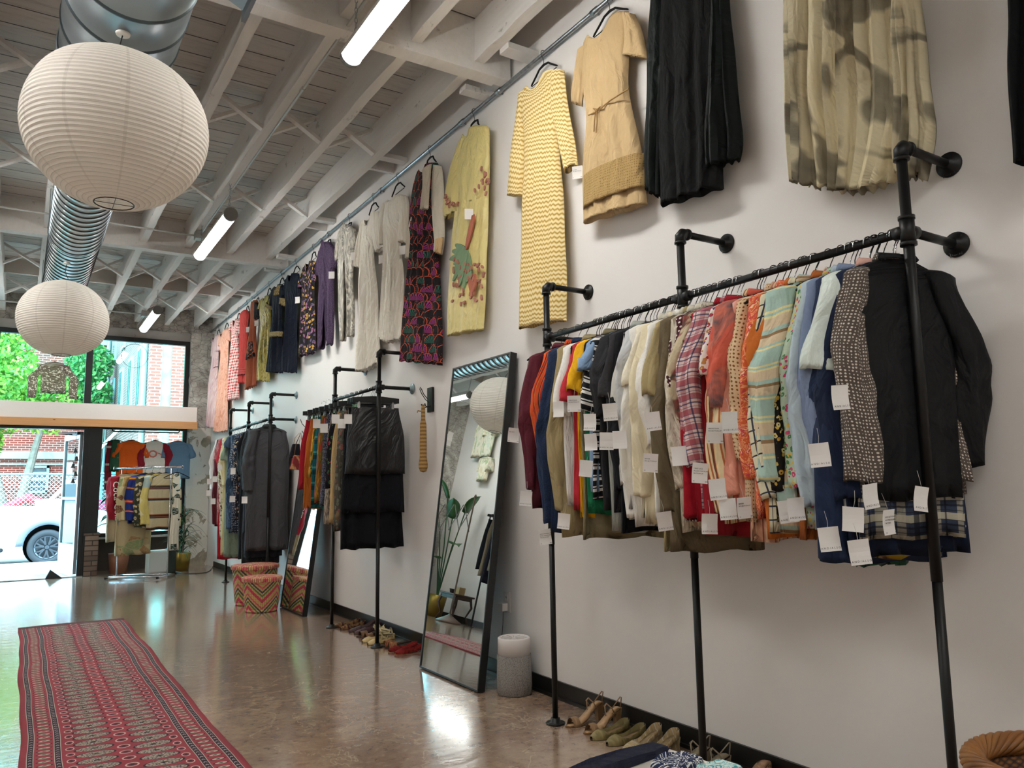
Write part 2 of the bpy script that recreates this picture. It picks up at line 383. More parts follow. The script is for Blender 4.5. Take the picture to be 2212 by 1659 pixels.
# clerestory window
FR = plain('black_frame', '#15191a', .4, .2)
GL = glass('window_glass', '#dff5f3')
def window(name, x0, x1, z0, z1, y, fw=.07, mull=(), glassm=GL, d=.09):
    mb = MB().box((x0, y, z0), (x1, y+d, z0+fw)).box((x0, y, z1-fw), (x1, y+d, z1)).box((x0, y, z0+fw), (x0+fw, y+d, z1-fw)).box((x1-fw, y, z0+fw), (x1, y+d, z1-fw))
    for a in mull: mb.box((a-fw*.65, y, z0+fw), (a+fw*.65, y+d, z1-fw))
    o = struct(name, mb, FR)
    g = MB().box((x0+fw, y+d*.45, z0+fw), (x1-fw, y+d*.45+.006, z1-fw)).build('window_pane', glassm, o); return o
window('window_1', -.45, 2.40, 2.60, 3.83, 14.30, .075, (.865,))
window('window_2', -1.36, -.46, 2.60, 3.83, 14.30, .075)
struct('wall_pier_left', MB().box((XL, 14.12, 0), (-1.36, YF+.2, ZC-.002)).box((-1.5, 13.5, 0), (-1.36, 14.12, 2.6)), CONC)
# white band with the timber edge, and its planked soffit
SOF = NT('soffit_planks', .6); x_, y_, z_ = SOF.sep(SOF.co('Object')); SOF.col(SOF.mix(SOF.ma('LESS_THAN', SOF.ma('FRACT', SOF.ma('MULTIPLY', y_, 9)), .06), '#e8e4da', '#8f8a80'))
struct('trim_2', MB().box((-1.5, 13.46, 2.36), (2.40, 14.40, 2.60)), plain('white_band', '#dedad6', .6))
PINE = NT('pine_edge', .55); gx = PINE.noise(PINE.map(PINE.co('Object'), (.8, 8, 12)), 3, 4, .6, .6); kn = PINE.vor(PINE.map(PINE.co('Object'), (1, 1, 3)), 2.2)
PINE.col(PINE.mix(PINE.ramp(kn, [(.02, 1.0), (.05, 0.0)]), PINE.mix(gx, '#b98552', '#d6a672'), '#5d3a1e'))
struct('trim_3', MB().box((-1.5, 13.44, 2.245), (2.41, 13.50, 2.36)), PINE.m)
struct('trim_4', MB().box((-1.5, 13.50, 2.33), (2.40, 14.40, 2.36)), SOF.m)
# storefront: entrance opening, dark post, brick pier, display window
struct('trim_5', MB().box((-1.36, 13.5, 2.20), (.88, 13.6, 2.36)), FR)
struct('trim_6', MB().box((.865, 13.52, .64), (1.05, 13.66, 2.33)).box((.80, 13.53, 0), (.865, 13.62, 2.2)).box((.865, 13.52, 0), (.89, 13.66, .64)), FR)
BR1 = brick('brown_brick', '#5a4a42', '#8b7568', '#3b322d', 1.0)
struct('wall_brick_pier', MB().box((.89, 13.50, 0), (1.07, 14.36, .60)).box((.87, 13.49, .60), (1.09, 14.36, .635)), BR1)
struct('wall_knee', MB().box((1.07, 14.30, 0), (2.40, 14.4, .50)), plain('brown_knee_wall', '#4a403b', .7))
struct('trim_7', MB().box((1.0, 14.22, .50), (2.40, 14.42, .53)), plain('window_sill', '#c9c9c6', .5))
window('window_3', 1.03, 2.40, .53, 2.33, 14.32, .06)
struct('trim_8', MB().box((.92, 13.66, .64), (.96, 14.4, 2.33)), FR)
# left of the door: shop window beside the entrance
window('window_4', -1.36, -.42, .1, 2.2, 13.52, .06)
struct('trim_9', MB().box((-1.36, 13.5, -.02), (.88, 13.66, .012)), plain('threshold', '#9aa0a2', .35, .8))
# ================================================================== street
struct('ground', MB().box((-60, YF, -.5), (60, 90, -.32)), plain('asphalt', '#8d8b88', .9, c2='#7c7a78', sc=1))
struct('ground_sidewalk', MB().box((-30, 13.6, -.32), (30, 17.3, -.03)), plain('sidewalk', '#c9c5bd', .9, c2='#bab6ae', sc=1))
struct('ground_lot', MB().box((-30, 24.0, -.32), (30, 60, -.22)), plain('gravel_lot', '#b6ad9d', .9, c2='#9fa088', sc=2))
RB = brick('red_brick', '#8a3c2e', '#743428', '#b3a398', 1.0)
RBY = brick('red_brick_side', '#6f3a34', '#62332e', '#94867e', 1.0, 'yz')  # same red brick, darkened: the wing side's shade is put into the colour
STONE = plain('stone_band', '#a8a49c', .8); PALE = plain('pale_trim', '#9fb4b8', .6); DARKG = plain('dark_glass', '#52646c', .1, .0, spec=.8)
bd = empty('brick_house', (0, 30, -.3), 0, 'low red brick building with stone band behind the chain link fence', 'building')
MB().box((-10, 0, 0), (2.44, 6, 6.6)).build('brick_wall', RB, bd)
MB().box((-10, -.08, 2.66), (2.44, -.001, 2.90)).box((-10, -.05, 2.46), (2.44, -.001, 2.52)).build('stone_band', STONE, bd)
MB().box((-10, -.12, 6.6), (2.3, 6, 6.8)).build('roof_edge', STONE, bd)
def sash(par, x0, x1, z0, z1, y, lab=None):
    f = MB().box((x0, y-.1, z0), (x1, y-.005, z0+.08)).box((x0, y-.1, z1-.08), (x1, y-.005, z1)).box((x0, y-.1, z0), (x0+.08, y-.005, z1)).box((x1-.08, y-.1, z0), (x1, y-.005, z1)).box((x0, y-.08, (z0+z1)/2-.05), (x1, y-.005, (z0+z1)/2+.05)).box((x0, y-.06, (z0*3+z1)/4-.02), (x1, y-.005, (z0*3+z1)/4+.02)).box((x0, y-.06, (z0+3*z1)/4-.02), (x1, y-.005, (z0+3*z1)/4+.02)).build('sash_window', PALE, par)
    MB().box((x0+.1, y-.05, z0+.1), (x1-.1, y-.004, z1-.1)).build('pane', DARKG, f)
sash(bd, .16, .82, 1.55, 2.44, 0); sash(bd, -3.2, -2.5, 1.55, 2.44, 0); sash(bd, 1.7, 2.3, 4.15, 5.2, 0)
wing = empty('brick_wing', (2.45, 19.9, -.3), 0, 'tall brick wing with pale windows seen through the right upper pane', 'building')
MB().box((0, 0, 0), (7, 16, 7.2)).build('side_wall', RBY, wing)
MB().box((-.02, -.25, 0), (.24, 0, 7.2)).box((.46, -.25, 0), (6, 0, 7.2)).build('front_wall', RB, wing)
MB().box((.24, -.2, 0), (.46, 0, 7.2)).build('pilaster', plain('weathered_column', '#9db5a8', .8, c2='#7c9a90', sc=5), wing)
MB().box((-.25, -.4, 7.2), (7.2, 16.2, 7.5)).build('cornice', PALE, wing)
MB().tube([(-.07, 10.0, 0), (-.07, 10.0, 7.2)], .06).build('downspout', PALE, wing); MB().tube([(-.07, .3, 0), (-.07, .3, 7.2)], .06).build('downspout', PALE, wing)
for z0, z1 in ((1.2, 2.6), (3.6, 5.2), (5.8, 7.0)):
    for y0 in (1.1, 3.1, 5.4, 8.0):
        f = MB().box((-.06, y0, z0), (-.001, y0+.8, z1)).build('tall_window', PALE, wing)
        MB().box((-.065, y0+.1, z0+.1), (-.02, y0+.36, z1-.1)).box((-.065, y0+.44, z0+.1), (-.02, y0+.70, z1-.1)).build('pane', DARKG, f)
# trees
def leaf_mat(a, b, c):
    q = NT('leaves', .6); oi = q.n('NewGeometry'); q.col(q.ramp(oi.outputs['Random Per Island'], [(0, a), (.5, b), (1, c)])); return q.m
LEAF = leaf_mat('#4d8430', '#7fae3c', '#b4bc48'); LEAF2 = leaf_mat('#2f6236', '#4f8844', '#76a454'); BARK = plain('bark', '#8d8678', .9, c2='#6b6458', sc=6)
def tree(loc, h, crown, n, seed, label, lm, trunks, ls=1):
    n = int(n*2)
    r_ = random.Random(seed); t = empty('tree', loc, 0, label, 'tree', 'trees across the street')
    for tr in trunks: MB().tube(tr, [.17, .14, .1, .05][:len(tr)], 9).build('trunk', BARK, t)
    mb = MB()
    for i in range(n):
        c = crown[i % len(crown)]
        while True:
            v = Vector((r_.uniform(-1, 1), r_.uniform(-1, 1), r_.uniform(-1, 1)))
            if .2 < v.length < 1: break
        p = Vector(c[:3])+v*c[3]; a = Vector((r_.uniform(-1, 1), r_.uniform(-1, 1), r_.uniform(-1, 1))).normalized()
        b = a.cross(Vector((r_.random(), r_.random(), r_.random()))).normalized(); s = r_.uniform(.055, .10)*ls
        mb.add([p-a*s, p+b*s*.5, p+a*s, p-b*s*.5], [(0, 1, 2, 3)])
    mb.build('foliage', lm, t)
tree((-.25, 27.5, -.3), 7, [(-.8, 0, 4.1, 1.15), (-.1, .3, 4.5, 1.2), (.9, .2, 4.4, 1.1), (-1.6, .3, 3.4, .9), (-.9, 0, 3.0, .7)], 5200, 5, 'young tree with twin pale trunks in front of the brick building', LEAF,
     [[(-.0, 0, 0), (-.15, 0, 1.3), (-.45, .1, 2.6), (-.9, .1, 4)], [(.15, 0, 0), (.35, 0, 1.5), (.6, .1, 2.9), (.9, .2, 4.2)]])
tree((-1.6, 24.6, -.3), 8, [(.0, 0, 5.6, 1.5), (.7, .3, 6.6, 1.4), (-1.2, .2, 5.2, 1.5), (-.2, 0, 7.6, 1.3), (.9, .2, 5.1, 1.0), (.5, 0, 4.6, .8)], 6000, 9, 'bright green leafy tree filling the upper left window', LEAF,
     [[(0, 0, 0), (0, 0, 2), (.1, 0, 4.5), (.1, 0, 6)]])
tree((2.6, 36.5, -.3), 8, [(-1.2, 3, 7.6, 2.2), (1.2, 3, 7.9, 2.3), (-4, 3, 8.2, 2.4), (3.2, 3.4, 7.2, 2.0), (-7.5, 3, 8.0, 2.6)], 8000, 11, 'darker trees rising behind the low brick building', LEAF2,
     [[(0, 3, 0), (0, 3, 3), (.1, 3, 5), (.1, 3, 7)]])
tree((2.0, 27.6, -.3), 6, [(-.2, 0, 4.6, .6), (-.3, .2, 5.6, .7), (-.5, 0, 5.0, .6)], 2200, 15, 'slim green tree beside the corner of the brick wing', LEAF2,
     [[(0, 0, 0), (0, 0, 1.6), (.1, 0, 3.4), (.1, 0, 4.6)]])
# chain link fence
q = NT('chain_link', .5, '#9aa3a6', .6); x_, y_, z_ = q.sep(q.co('Object'))
f1 = q.ma('FRACT', q.ma('MULTIPLY', q.ma('ADD', x_, z_), 9)); f2 = q.ma('FRACT', q.ma('MULTIPLY', q.ma('SUBTRACT', x_, z_), 9))
q.set('Alpha', q.ma('MAXIMUM', q.ma('LESS_THAN', f1, .16), q.ma('LESS_THAN', f2, .16)))
fn = empty('chain_link_fence', (0, 24.2, -.25), 0, 'grey chain link fence between truck and brick building', 'fence')
MB().box((-8, -.004, 0), (2.4, .004, 2.0)).build('mesh_panel', q.m, fn)
MB().tube([(-8, 0, 2.0), (2.4, 0, 2.0)], .03).build('top_rail', GALV, fn)
for x in range(-8, 3, 3): MB().tube([(x+.4, 0, 0), (x+.4, 0, 2.05)], .035).build('post', GALV, fn)
# playground pieces
def solid(name, c): return plain(name, c, .5)
t = empty('play_tunnel', (1.15, 25.2, .75), 0, 'white and yellow play tunnel lying behind the fence', 'play tunnel')
MB().lathe([(.30, -.75), (.33, -.75), (.33, .75), (.30, .75), (.28, -.7)], ax='x', n=24).build('tube', solid('play_white', '#e9e6d8'), t)
MB().lathe([(.26, .5), (.34, .72), (.36, .76), (.30, .78), (.26, .5)], ax='x', n=24).build('rim', solid('play_yellow', '#e8c34a'), t)
MB().box((-.5, -.3, -.95), (.5, .3, -.32)).build('base', solid('play_blue', '#2f6fb8'), t)
t = empty('play_arch', (-.15, 26.4, -.22), 0, 'low red arched climber behind the truck hood', 'play climber')
MB().tube([(-.2, 0, 0), (-.1, 0, 1.1), (.4, 0, 1.35), (.9, 0, 1.1), (1.0, 0, 0)], .13).build('arch', solid('play_red', '#d83848'), t)
MB().box((-.5, .1, 0), (-.1, .5, 1.0)).build('step', solid('play_blue2', '#2f6fb8'), t)
t = empty('play_wall', (2.3, 25.6, -.22), 0, 'pink play panel with cyan post behind the fence', 'play panel')
MB().box((-.6, 0, .5), (-.15, .3, 1.25)).build('panel', solid('play_pink', '#e0407a'), t)
MB().box((-.1, 0, 0), (.12, .3, 2.1)).build('post', solid('play_cyan', '#29b8d8'), t)
t = empty('storage_shed', (-2.9, 26.9, -.22), 0, 'white shed with pink lower wall behind the truck cab', 'shed')
MB().box((-1.5, 0, 0), (1.2, 1.2, 1.5)).build('wall', solid('shed_pink', '#cf4f8e'), t); MB().box((-1.5, -.1, 1.2), (1.3, 1.3, 2.4)).build('roof', solid('shed_white', '#eeeef0'), t)
g = MB().tube([P(105, 1085, 1, 19.0), P(474, 700, 1, 23.0)], .035).build('guy_wire', solid('guy_yellow', '#c7c3a4')); tag(g, 'straight pole guy wire slanting up over the truck', 'guy wire')
# ================================================================== pickup truck (front end towards +x)
def truck():
    T = empty('pickup_truck', (0, 20.2, -.32), 0, 'white pickup truck parked along the kerb outside the open door', 'truck')
    WHT = NT('truck_white', .25, '#c3c8cc'); WHT.set('Coat Weight', .6); WHT = WHT.m
    GREY = plain('flare_grey', '#5b5f66', .6); RUB = plain('tyre_rubber', '#24262a', .85, bump=.2)
    # side profile, extruded across the width with rounded sections (y 0..1.85)
    wx, wr = .60, .47
    arch = [(wx+wr*math.cos(a), .43+wr*math.sin(a)) for a in [math.pi*(k/14) for k in range(14, -1, -1)]]
    prof = [(-4.2, .42)]+[(arch[0][0]-.02, .42)]+arch+[(1.15, .40), (1.75, .42), (1.86, .62), (1.86, 1.0), (1.72, 1.14), (1.2, 1.22), (-.45, 1.29), (-1.0, 1.34), (-4.2, 1.34)]
    poly = [Vector((x, 0, z)) for x, z in prof]
    MB().prism(poly, (0, 1.85, 0)).build('body', WHT, T, bevel=.035)
    # cab
    cab = [(-.62, 1.32), (-1.42, 1.84), (-2.6, 1.88), (-4.0, 1.84), (-4.1, 1.32)]
    MB().prism([Vector((x, .12, z)) for x, z in cab], (0, 1.6, 0)).build('cab', WHT, T, bevel=.05)
    MB().prism([Vector(p) for p in ((-.95, .1, 1.38), (-1.5, .1, 1.76), (-2.3, .1, 1.78), (-2.3, .1, 1.38))], (0, .03, 0)).build('side_window', DARKG, T)
    MB().add([(-.60, .2, 1.36), (-.60, 1.65, 1.36), (-1.40, 1.6, 1.83), (-1.40, .25, 1.83)], [(0, 1, 2, 3)]).prism([Vector(p) for p in ((-.58, .2, 1.36), (-1.38, .25, 1.84), (-1.42, .25, 1.82), (-.64, .2, 1.34))], (0, 1.4, 0)).build('windshield', plain('screen_glass', '#6d8f98', .08, spec=.9), T)
    fl = MB(); rg = []
    for k in range(17):
        a = math.pi*k/16; c, s = math.cos(a), math.sin(a)
        rg.append([(wx+(wr-.02)*c, -.05, .43+(wr-.02)*s), (wx+(wr+.11)*c, -.06, .43+(wr+.11)*s), (wx+(wr+.13)*c, .02, .43+(wr+.13)*s), (wx+(wr-.02)*c, .02, .43+(wr-.02)*s)])
    fl.rings(rg, cap=True).build('wheel_flare', GREY, T, smooth=True)
    MB().lathe([(.46, .03), (.46, .5), (.05, .5)], (wx, 0, .43), 32, 'y').build('wheel_well', plain('wheel_well', '#18191c', .9), T)
    wh = MB().lathe([(.24, .2), (.24, .03), (.27, -.015), (.33, -.03), (.372, -.01), (.385, .04), (.385, .2), (.3, .24), (.24, .22)], (wx, 0, .385), 44, 'y').build('wheel', RUB, T, smooth=True)
    RIM = plain('alloy_dark', '#4c4f55', .35, .8)
    mb = MB().lathe([(.25, .1), (.25, -.01), (.225, .0), (.22, .1), (.0, .12)], (wx, 0, .385), 32, 'y')
    for k in range(7):
        a = 2*math.pi*k/7+.2; c, s = math.cos(a), math.sin(a)
        for d in (-.14, .14):
            c2, s2 = math.cos(a+d*1.5), math.sin(a+d*1.5); c3, s3 = math.cos(a+d*.8), math.sin(a+d*.8)
            mb.bar((wx+.06*c, .01, .385+.06*s), (wx+.15*c3, .0, .385+.15*s3), .035, .03, (0, 1, 0)); mb.bar((wx+.145*c3, .0, .385+.145*s3), (wx+.235*c2, .0, .385+.235*s2), .03, .03, (0, 1, 0))
    mb.lathe([(.0, -.02), (.045, -.015), (.05, .03), (.05, .1)], (wx, 0, .385), 20, 'y'); mb.build('rim', RIM, wh)
    mr = MB().lathe([(.0, -.13), (.07, -.12), (.1, -.05), (.1, .06), (.07, .1), (0, .1)], (-1.0, -.13, 1.42), 16, 'x', sx=.8).build('side_mirror', WHT, T, smooth=True)
    MB().box((-1.05, -.1, 1.33), (-.98, .08, 1.37)).build('bracket', GREY, mr)
    MB().tube([(-3.8, -.1, .33), (-.35, -.1, .33), (-.25, .1, .36)], .045).box((-3.6, -.16, .34), (-.5, .0, .375)).build('step_bar', plain('step_bar', '#2b2d31', .5), T)
    MB().box((-3.2, -.012, .98), (-3.0, -.001, 1.02)).build('door_handle', WHT, T)
    MB().box((-.44, -.004, .42), (-.43, .002, 1.28)).box((-1.9, -.004, .42), (-1.89, .002, 1.3)).build('door_seam', plain('seam', '#6b7075', .7), T)
    MB().lathe([(0, -.02), (.1, -.01), (.12, .05), (.12, .1)], (1.7, .2, .9), 16, 'x').build('headlight', plain('lens', '#c9d7dc', .1, spec=.9), T)
truck()
# open aluminium door leaf swung outwards, wind chime on it
DR = empty('door_leaf', (.80, 13.64, 0), R(99.5)); DR['kind'] = 'structure'; DR.name = 'door_1'
ALU = plain('door_aluminium', '#aab4ba', .4, .7)
MB().box((0, 0, .03), (.06, .045, 2.17)).box((.94, 0, .03), (1.0, .045, 2.17)).box((.06, 0, .03), (.94, .045, .46)).box((.06, 0, 2.08), (.94, .045, 2.17)).box((.06, 0, 1.14), (.94, .045, 1.18)).build('door_frame', ALU, DR)
MB().box((.06, .018, .46), (.94, .026, 1.14)).box((.06, .018, 1.18), (.94, .026, 2.08)).build('door_pane', GL, DR)
MB().box((.80, -.05, 1.00), (.84, -.002, 1.06)).box((.80, -.06, 1.02), (.84, -.045, 1.3)).build('door_handle', BLACK, DR)
MB().tube([(.05, .09, 2.16), (.45, .25, 2.17), (.3, .02, 2.14)], .012).box((.0, -.0, 2.13), (.3, .09, 2.18)).build('door_closer', WOODF, DR)
ws = MB().prism([Vector((.40, 13.50, 0)), Vector((.62, 13.46, 0)), Vector((.46, 13.50, .13))], (0, .1, 0)).build('door_stop', plain('stopper', '#1b2024', .6)); tag(ws, 'black wedge door stop at foot of the open entrance door', 'door stop')
ch = empty('wind_chime', (.70, 13.60, 1.72), 0, 'string of small metal bells hanging at the open door', 'wind chime')
MB().tube([(0, 0, .42), (0, 0, -.35)], .003, 6).build('cord', BLACK, ch)
for k, z in enumerate((.15, .03, -.08, -.2, -.31)):
    x = (0, .02, -.02, .02, -.01)[k]; MB().lathe([(.004, z+.05), (.015, z+.04), (.022, z+.01), (.035, z-.02), (.033, z-.02), (.012, z+.03)], (x, 0, 0), 12).build('bell', plain('bell_iron', '#3a3834', .5, .6), ch)
# ================================================================== ceiling services
def tubelight(x, y0, label):
    L = empty('tube_light', (x, y0, 3.80), 0, label, 'light', 'chain-hung tube lights'); n = 1.52
    MB().tube([(0, .03, 0), (0, n-.03, 0)], .058, 20).build('diffuser', TG, L, smooth=True)
    for y in (0, n-.035): MB().tube([(0, y, 0), (0, y+.035, 0)], .064, 20).build('end_cap', CAPM, L)
    arc = [R(-8+196*i/14) for i in range(15)]
    MB().rings([[(.0625*math.cos(a), y, .0625*math.sin(a)) for a in arc]+[(.0665*math.cos(a), y, .0665*math.sin(a)) for a in arc[::-1]] for y in (.0, n)], cap=True).box((-.025, .02, .062), (.025, n-.02, .08)).build('housing', HOUS, L, smooth=False)
    for y in (.08, n-.1):
        mb = MB()
        for k in range(8):
            z = .09+k*.032; c = [(.009*math.cos(t), .0, .02*math.sin(t)) for t in [i*math.pi/4 for i in range(9)]]
            mb.tube([(p[0] if k % 2 else 0, y+(0 if k % 2 else p[0]), z+p[2]) for p in c], .0022, 5, False)
        mb.build('chain', GALV, L)
TG = emis('tube_glow', '#fbfaf6', TUBE); CAPM = plain('cap_grey', '#7c7b78', .6); HOUS = plain('housing_white', '#bdbab5', .6)
for x, row in ((1.53, 'right'), (-.85, 'left')):
    for y0, lab in ((-2.0, 'rearmost'), (2.66, 'nearest'), (7.27, 'middle'), (11.80, 'farthest')):
        tubelight(x, y0, 'white tube light on chains, '+lab+' of the '+row+' row under the joists')
cd = MB().tube([(1.555, YB, 4.075), (1.555, 8.9, 4.075)], .011, 8)
for y in (-2, 1, 2.6, 5.2, 7.4): cd.tube([(1.555, y-.03, 4.075), (1.555, y+.03, 4.075)], .017, 8)
tag(cd.build('electrical_conduit', plain('conduit_painted', '#b4b2ad', .5, .3)), 'thin conduit running under the joist above the middle tube light', 'conduit')
bx = MB().box((1.50, 8.86, 4.02), (1.60, 8.98, 4.11)).tube([(1.5, 8.92, 4.06), (-2.08, 8.92, 4.06)], .011, 8); tag(bx.build('junction_box', bpy.data.materials['conduit_painted'], bevel=.004), 'small junction box with cross conduit above middle tube light', 'junction box')
bx = MB().box((1.50, 13.36, 4.02), (1.60, 13.48, 4.11)).tube([(1.5, 13.42, 4.06), (-2.08, 13.42, 4.06)], .011, 8).tube([(1.55, 13.48, 4.05), (1.55, 14.3, 4.05), (1.55, 14.3, 3.99)], .011, 8); tag(bx.build('junction_box', bpy.data.materials['conduit_painted']), 'small junction box with conduit above tube light nearest windows', 'junction box')
# spiral duct
def duct(name, y0, y1, r, pitch, par):
    prof = []; y = y0; k = 0
    while y < y1:
        prof += [(r, y), (r, y+pitch-.022), (r+.006, y+pitch-.018), (r+.006, y+pitch-.006)]; y += pitch
    q = NT('duct_metal', .3, '#b9c2c6', 1 if r < .25 else .85); ng = q.noise(q.map(q.co('Object'), (1, .2, 1)), 2, 3); q.set('Roughness', q.ramp(ng, [(.3, .26 if r < .25 else .38), (.7, .42 if r < .25 else .52)]))
    x, yy, z = q.sep(q.co('Object')); q.col(q.mix(q.ma('GREATER_THAN', q.ma('FRACT', q.ma('DIVIDE', q.ma('SUBTRACT', yy, y0), pitch)), 1-.03/pitch), ('#b4bdc1' if r < .25 else '#8d969b'), '#4b5458'))
    return MB().lathe(prof, (0, 0, 0), 56, 'y').build(name, q.m, par, smooth=True)
D = empty('spiral_duct', (.33, 0, 3.72), 0, 'large round galvanised spiral duct running along the ceiling', 'duct')
duct('duct_pipe', 4.9, 13.9, .225, .13, D)
duct('duct_trunk', -3.4, 4.75, .285, .30, D)
MB().lathe([(.285, 4.7), (.297, 4.7), (.297, 4.78), (.288, 4.79), (.225, 4.98)], n=48, ax='y').build('reducer_collar', GALV, D, smooth=True)
MB().lathe([(.0, 13.9), (.232, 13.9), (.232, 13.86)], n=40, ax='y').build('end_cap', GALV, D)
SHEET = plain('sheet_metal', '#8f98a0', .35, 1)
for s in (-1, 1):
    g = MB(); x = s*.25
    g.prism([Vector((s*.2, 2.60, .16)), Vector((s*.2, 3.62, .16)), Vector((s*.46, 3.62, .04)), Vector((s*.46, 2.60, .04))], (0, 0, -.22))
    g.build('side_register', SHEET, D); MB().box((min(s*.455, s*.475), 2.57, -.22), (max(s*.455, s*.475), 3.65, .08)).build('register_flange', SHEET, D)
for y in (1.0, 5.7, 8.3, 11.0): MB().lathe([(.234 if y > 4.8 else .294, y-.015), (.24 if y > 4.8 else .3, y-.015), (.24 if y > 4.8 else .3, y+.015), (.234 if y > 4.8 else .294, y+.015)], n=40, ax='y').tube([(-.23, y, .05), (-.23, y, .6)], .004).tube([(.23, y, .05), (.23, y, .6)], .004).build('hanger_strap', GALV, D)
# paper lanterns
def lantern(x, y, z, label, r=.4, h=.368):
    q = NT('rice_paper', .9, '#e9e2da'); q.set('Subsurface Weight', 0.0)
    u, v, _ = q.sep(q.co('UV')); seam = q.ma('LESS_THAN', q.ma('ABSOLUTE', q.ma('SUBTRACT', q.ma('FRACT', q.ma('MULTIPLY', u, 10)), .5)), .03)
    rib = q.ma('FRACT', q.ma('MULTIPLY', v, 46)); rb = q.ma('LESS_THAN', rib, .16)
    c = q.mix(q.ma('MULTIPLY', rb, .55), '#e6e0d8', '#8d8379'); c = q.mix(q.ma('MULTIPLY', seam, .35), c, '#a49a90'); q.col(c)
    nz = q.noise(q.map(q.co('Object'), (2, 2, 30)), 3, 4)
    q.bump(q.ma('ADD', q.ma('PINGPONG', rib, .5), q.ma('MULTIPLY', nz, .6)), .8, .01)
    tr = q.n('BsdfTranslucent'); tr.inputs[0].default_value = lin('#f3ece2'); mxs = q.n('MixShader'); mxs.inputs[0].default_value = .38
    q.l(q.b.outputs[0], mxs.inputs[1]); q.l(tr.outputs[0], mxs.inputs[2]); q.l(mxs.outputs[0], q.t.nodes['Material Output'].inputs[0])
    L = empty('paper_lantern', (x, y, z), 0, label, 'lantern', 'round paper lanterns'); n = 64; k = 184; rg = []; uv = []
    r_ = random.Random(int(y*10)); ph = [r_.uniform(0, 6) for _ in range(8)]
    a0, a1 = math.asin(.985)-.02, -(math.pi/2-.19)
    for i in range(k+1):
        t = i/k; a = (math.pi/2-.17)*(1-t)+a1*t; rr = r*math.cos(a)**.93*(1+.0035*math.sin(t*46*2*math.pi)); zz = h*math.sin(a)
        sag = .010*math.sin(t*math.pi)
        ring = []
        for j in range(n):
            b = 2*math.pi*j/n; e = 1+.007*math.sin(3*b+ph[0]+3*t)+.005*math.sin(7*b+ph[1]-6*t)
            ring.append((rr*e*math.cos(b), rr*e*math.sin(b), zz+sag*math.sin(2*b+ph[2]))); uv.append((j/n, t))
        rg.append(ring)
    MB().rings(rg, uvs=uv).build('paper_shade', q.m, L, smooth=True)
    zb = h*math.sin(a1); rb2 = r*math.cos(a1)**.93
    MB().tube([(rb2*math.cos(t), rb2*math.sin(t), zb) for t in [i*math.pi/12 for i in range(25)]], .003, 6, False).tube([(-rb2, 0, zb), (rb2, 0, zb)], .0015, 5).tube([(0, -rb2, zb), (0, rb2, zb)], .0015, 5).build('wire_ring', BLACK, L)
    top = 3.72-(.285 if y < 4.8 else .225)-z
    MB().tube([(0, 0, h*.98), (.02, 0, h+.03), (-.01, 0, (h+top)/2), (0, 0, top)], .003, 6).tube([(-rb2, 0, h*.98), (rb2, 0, h*.98)], .002, 5).build('wire_hook', BLACK, L)
    MB().lathe([(0, -.012), (.03, -.01), (.034, .0), (.02, .012), (0, .012)], (0, 0, top), 16).build('magnet_hook', plain('white_magnet', '#e6e3de', .4), L, smooth=True)
lantern(.302, 3.93, 2.945, 'large round white paper lantern, nearest and biggest, under the duct')
lantern(.278, 8.63, 2.94, 'smaller looking round white paper lantern further back by the windows')
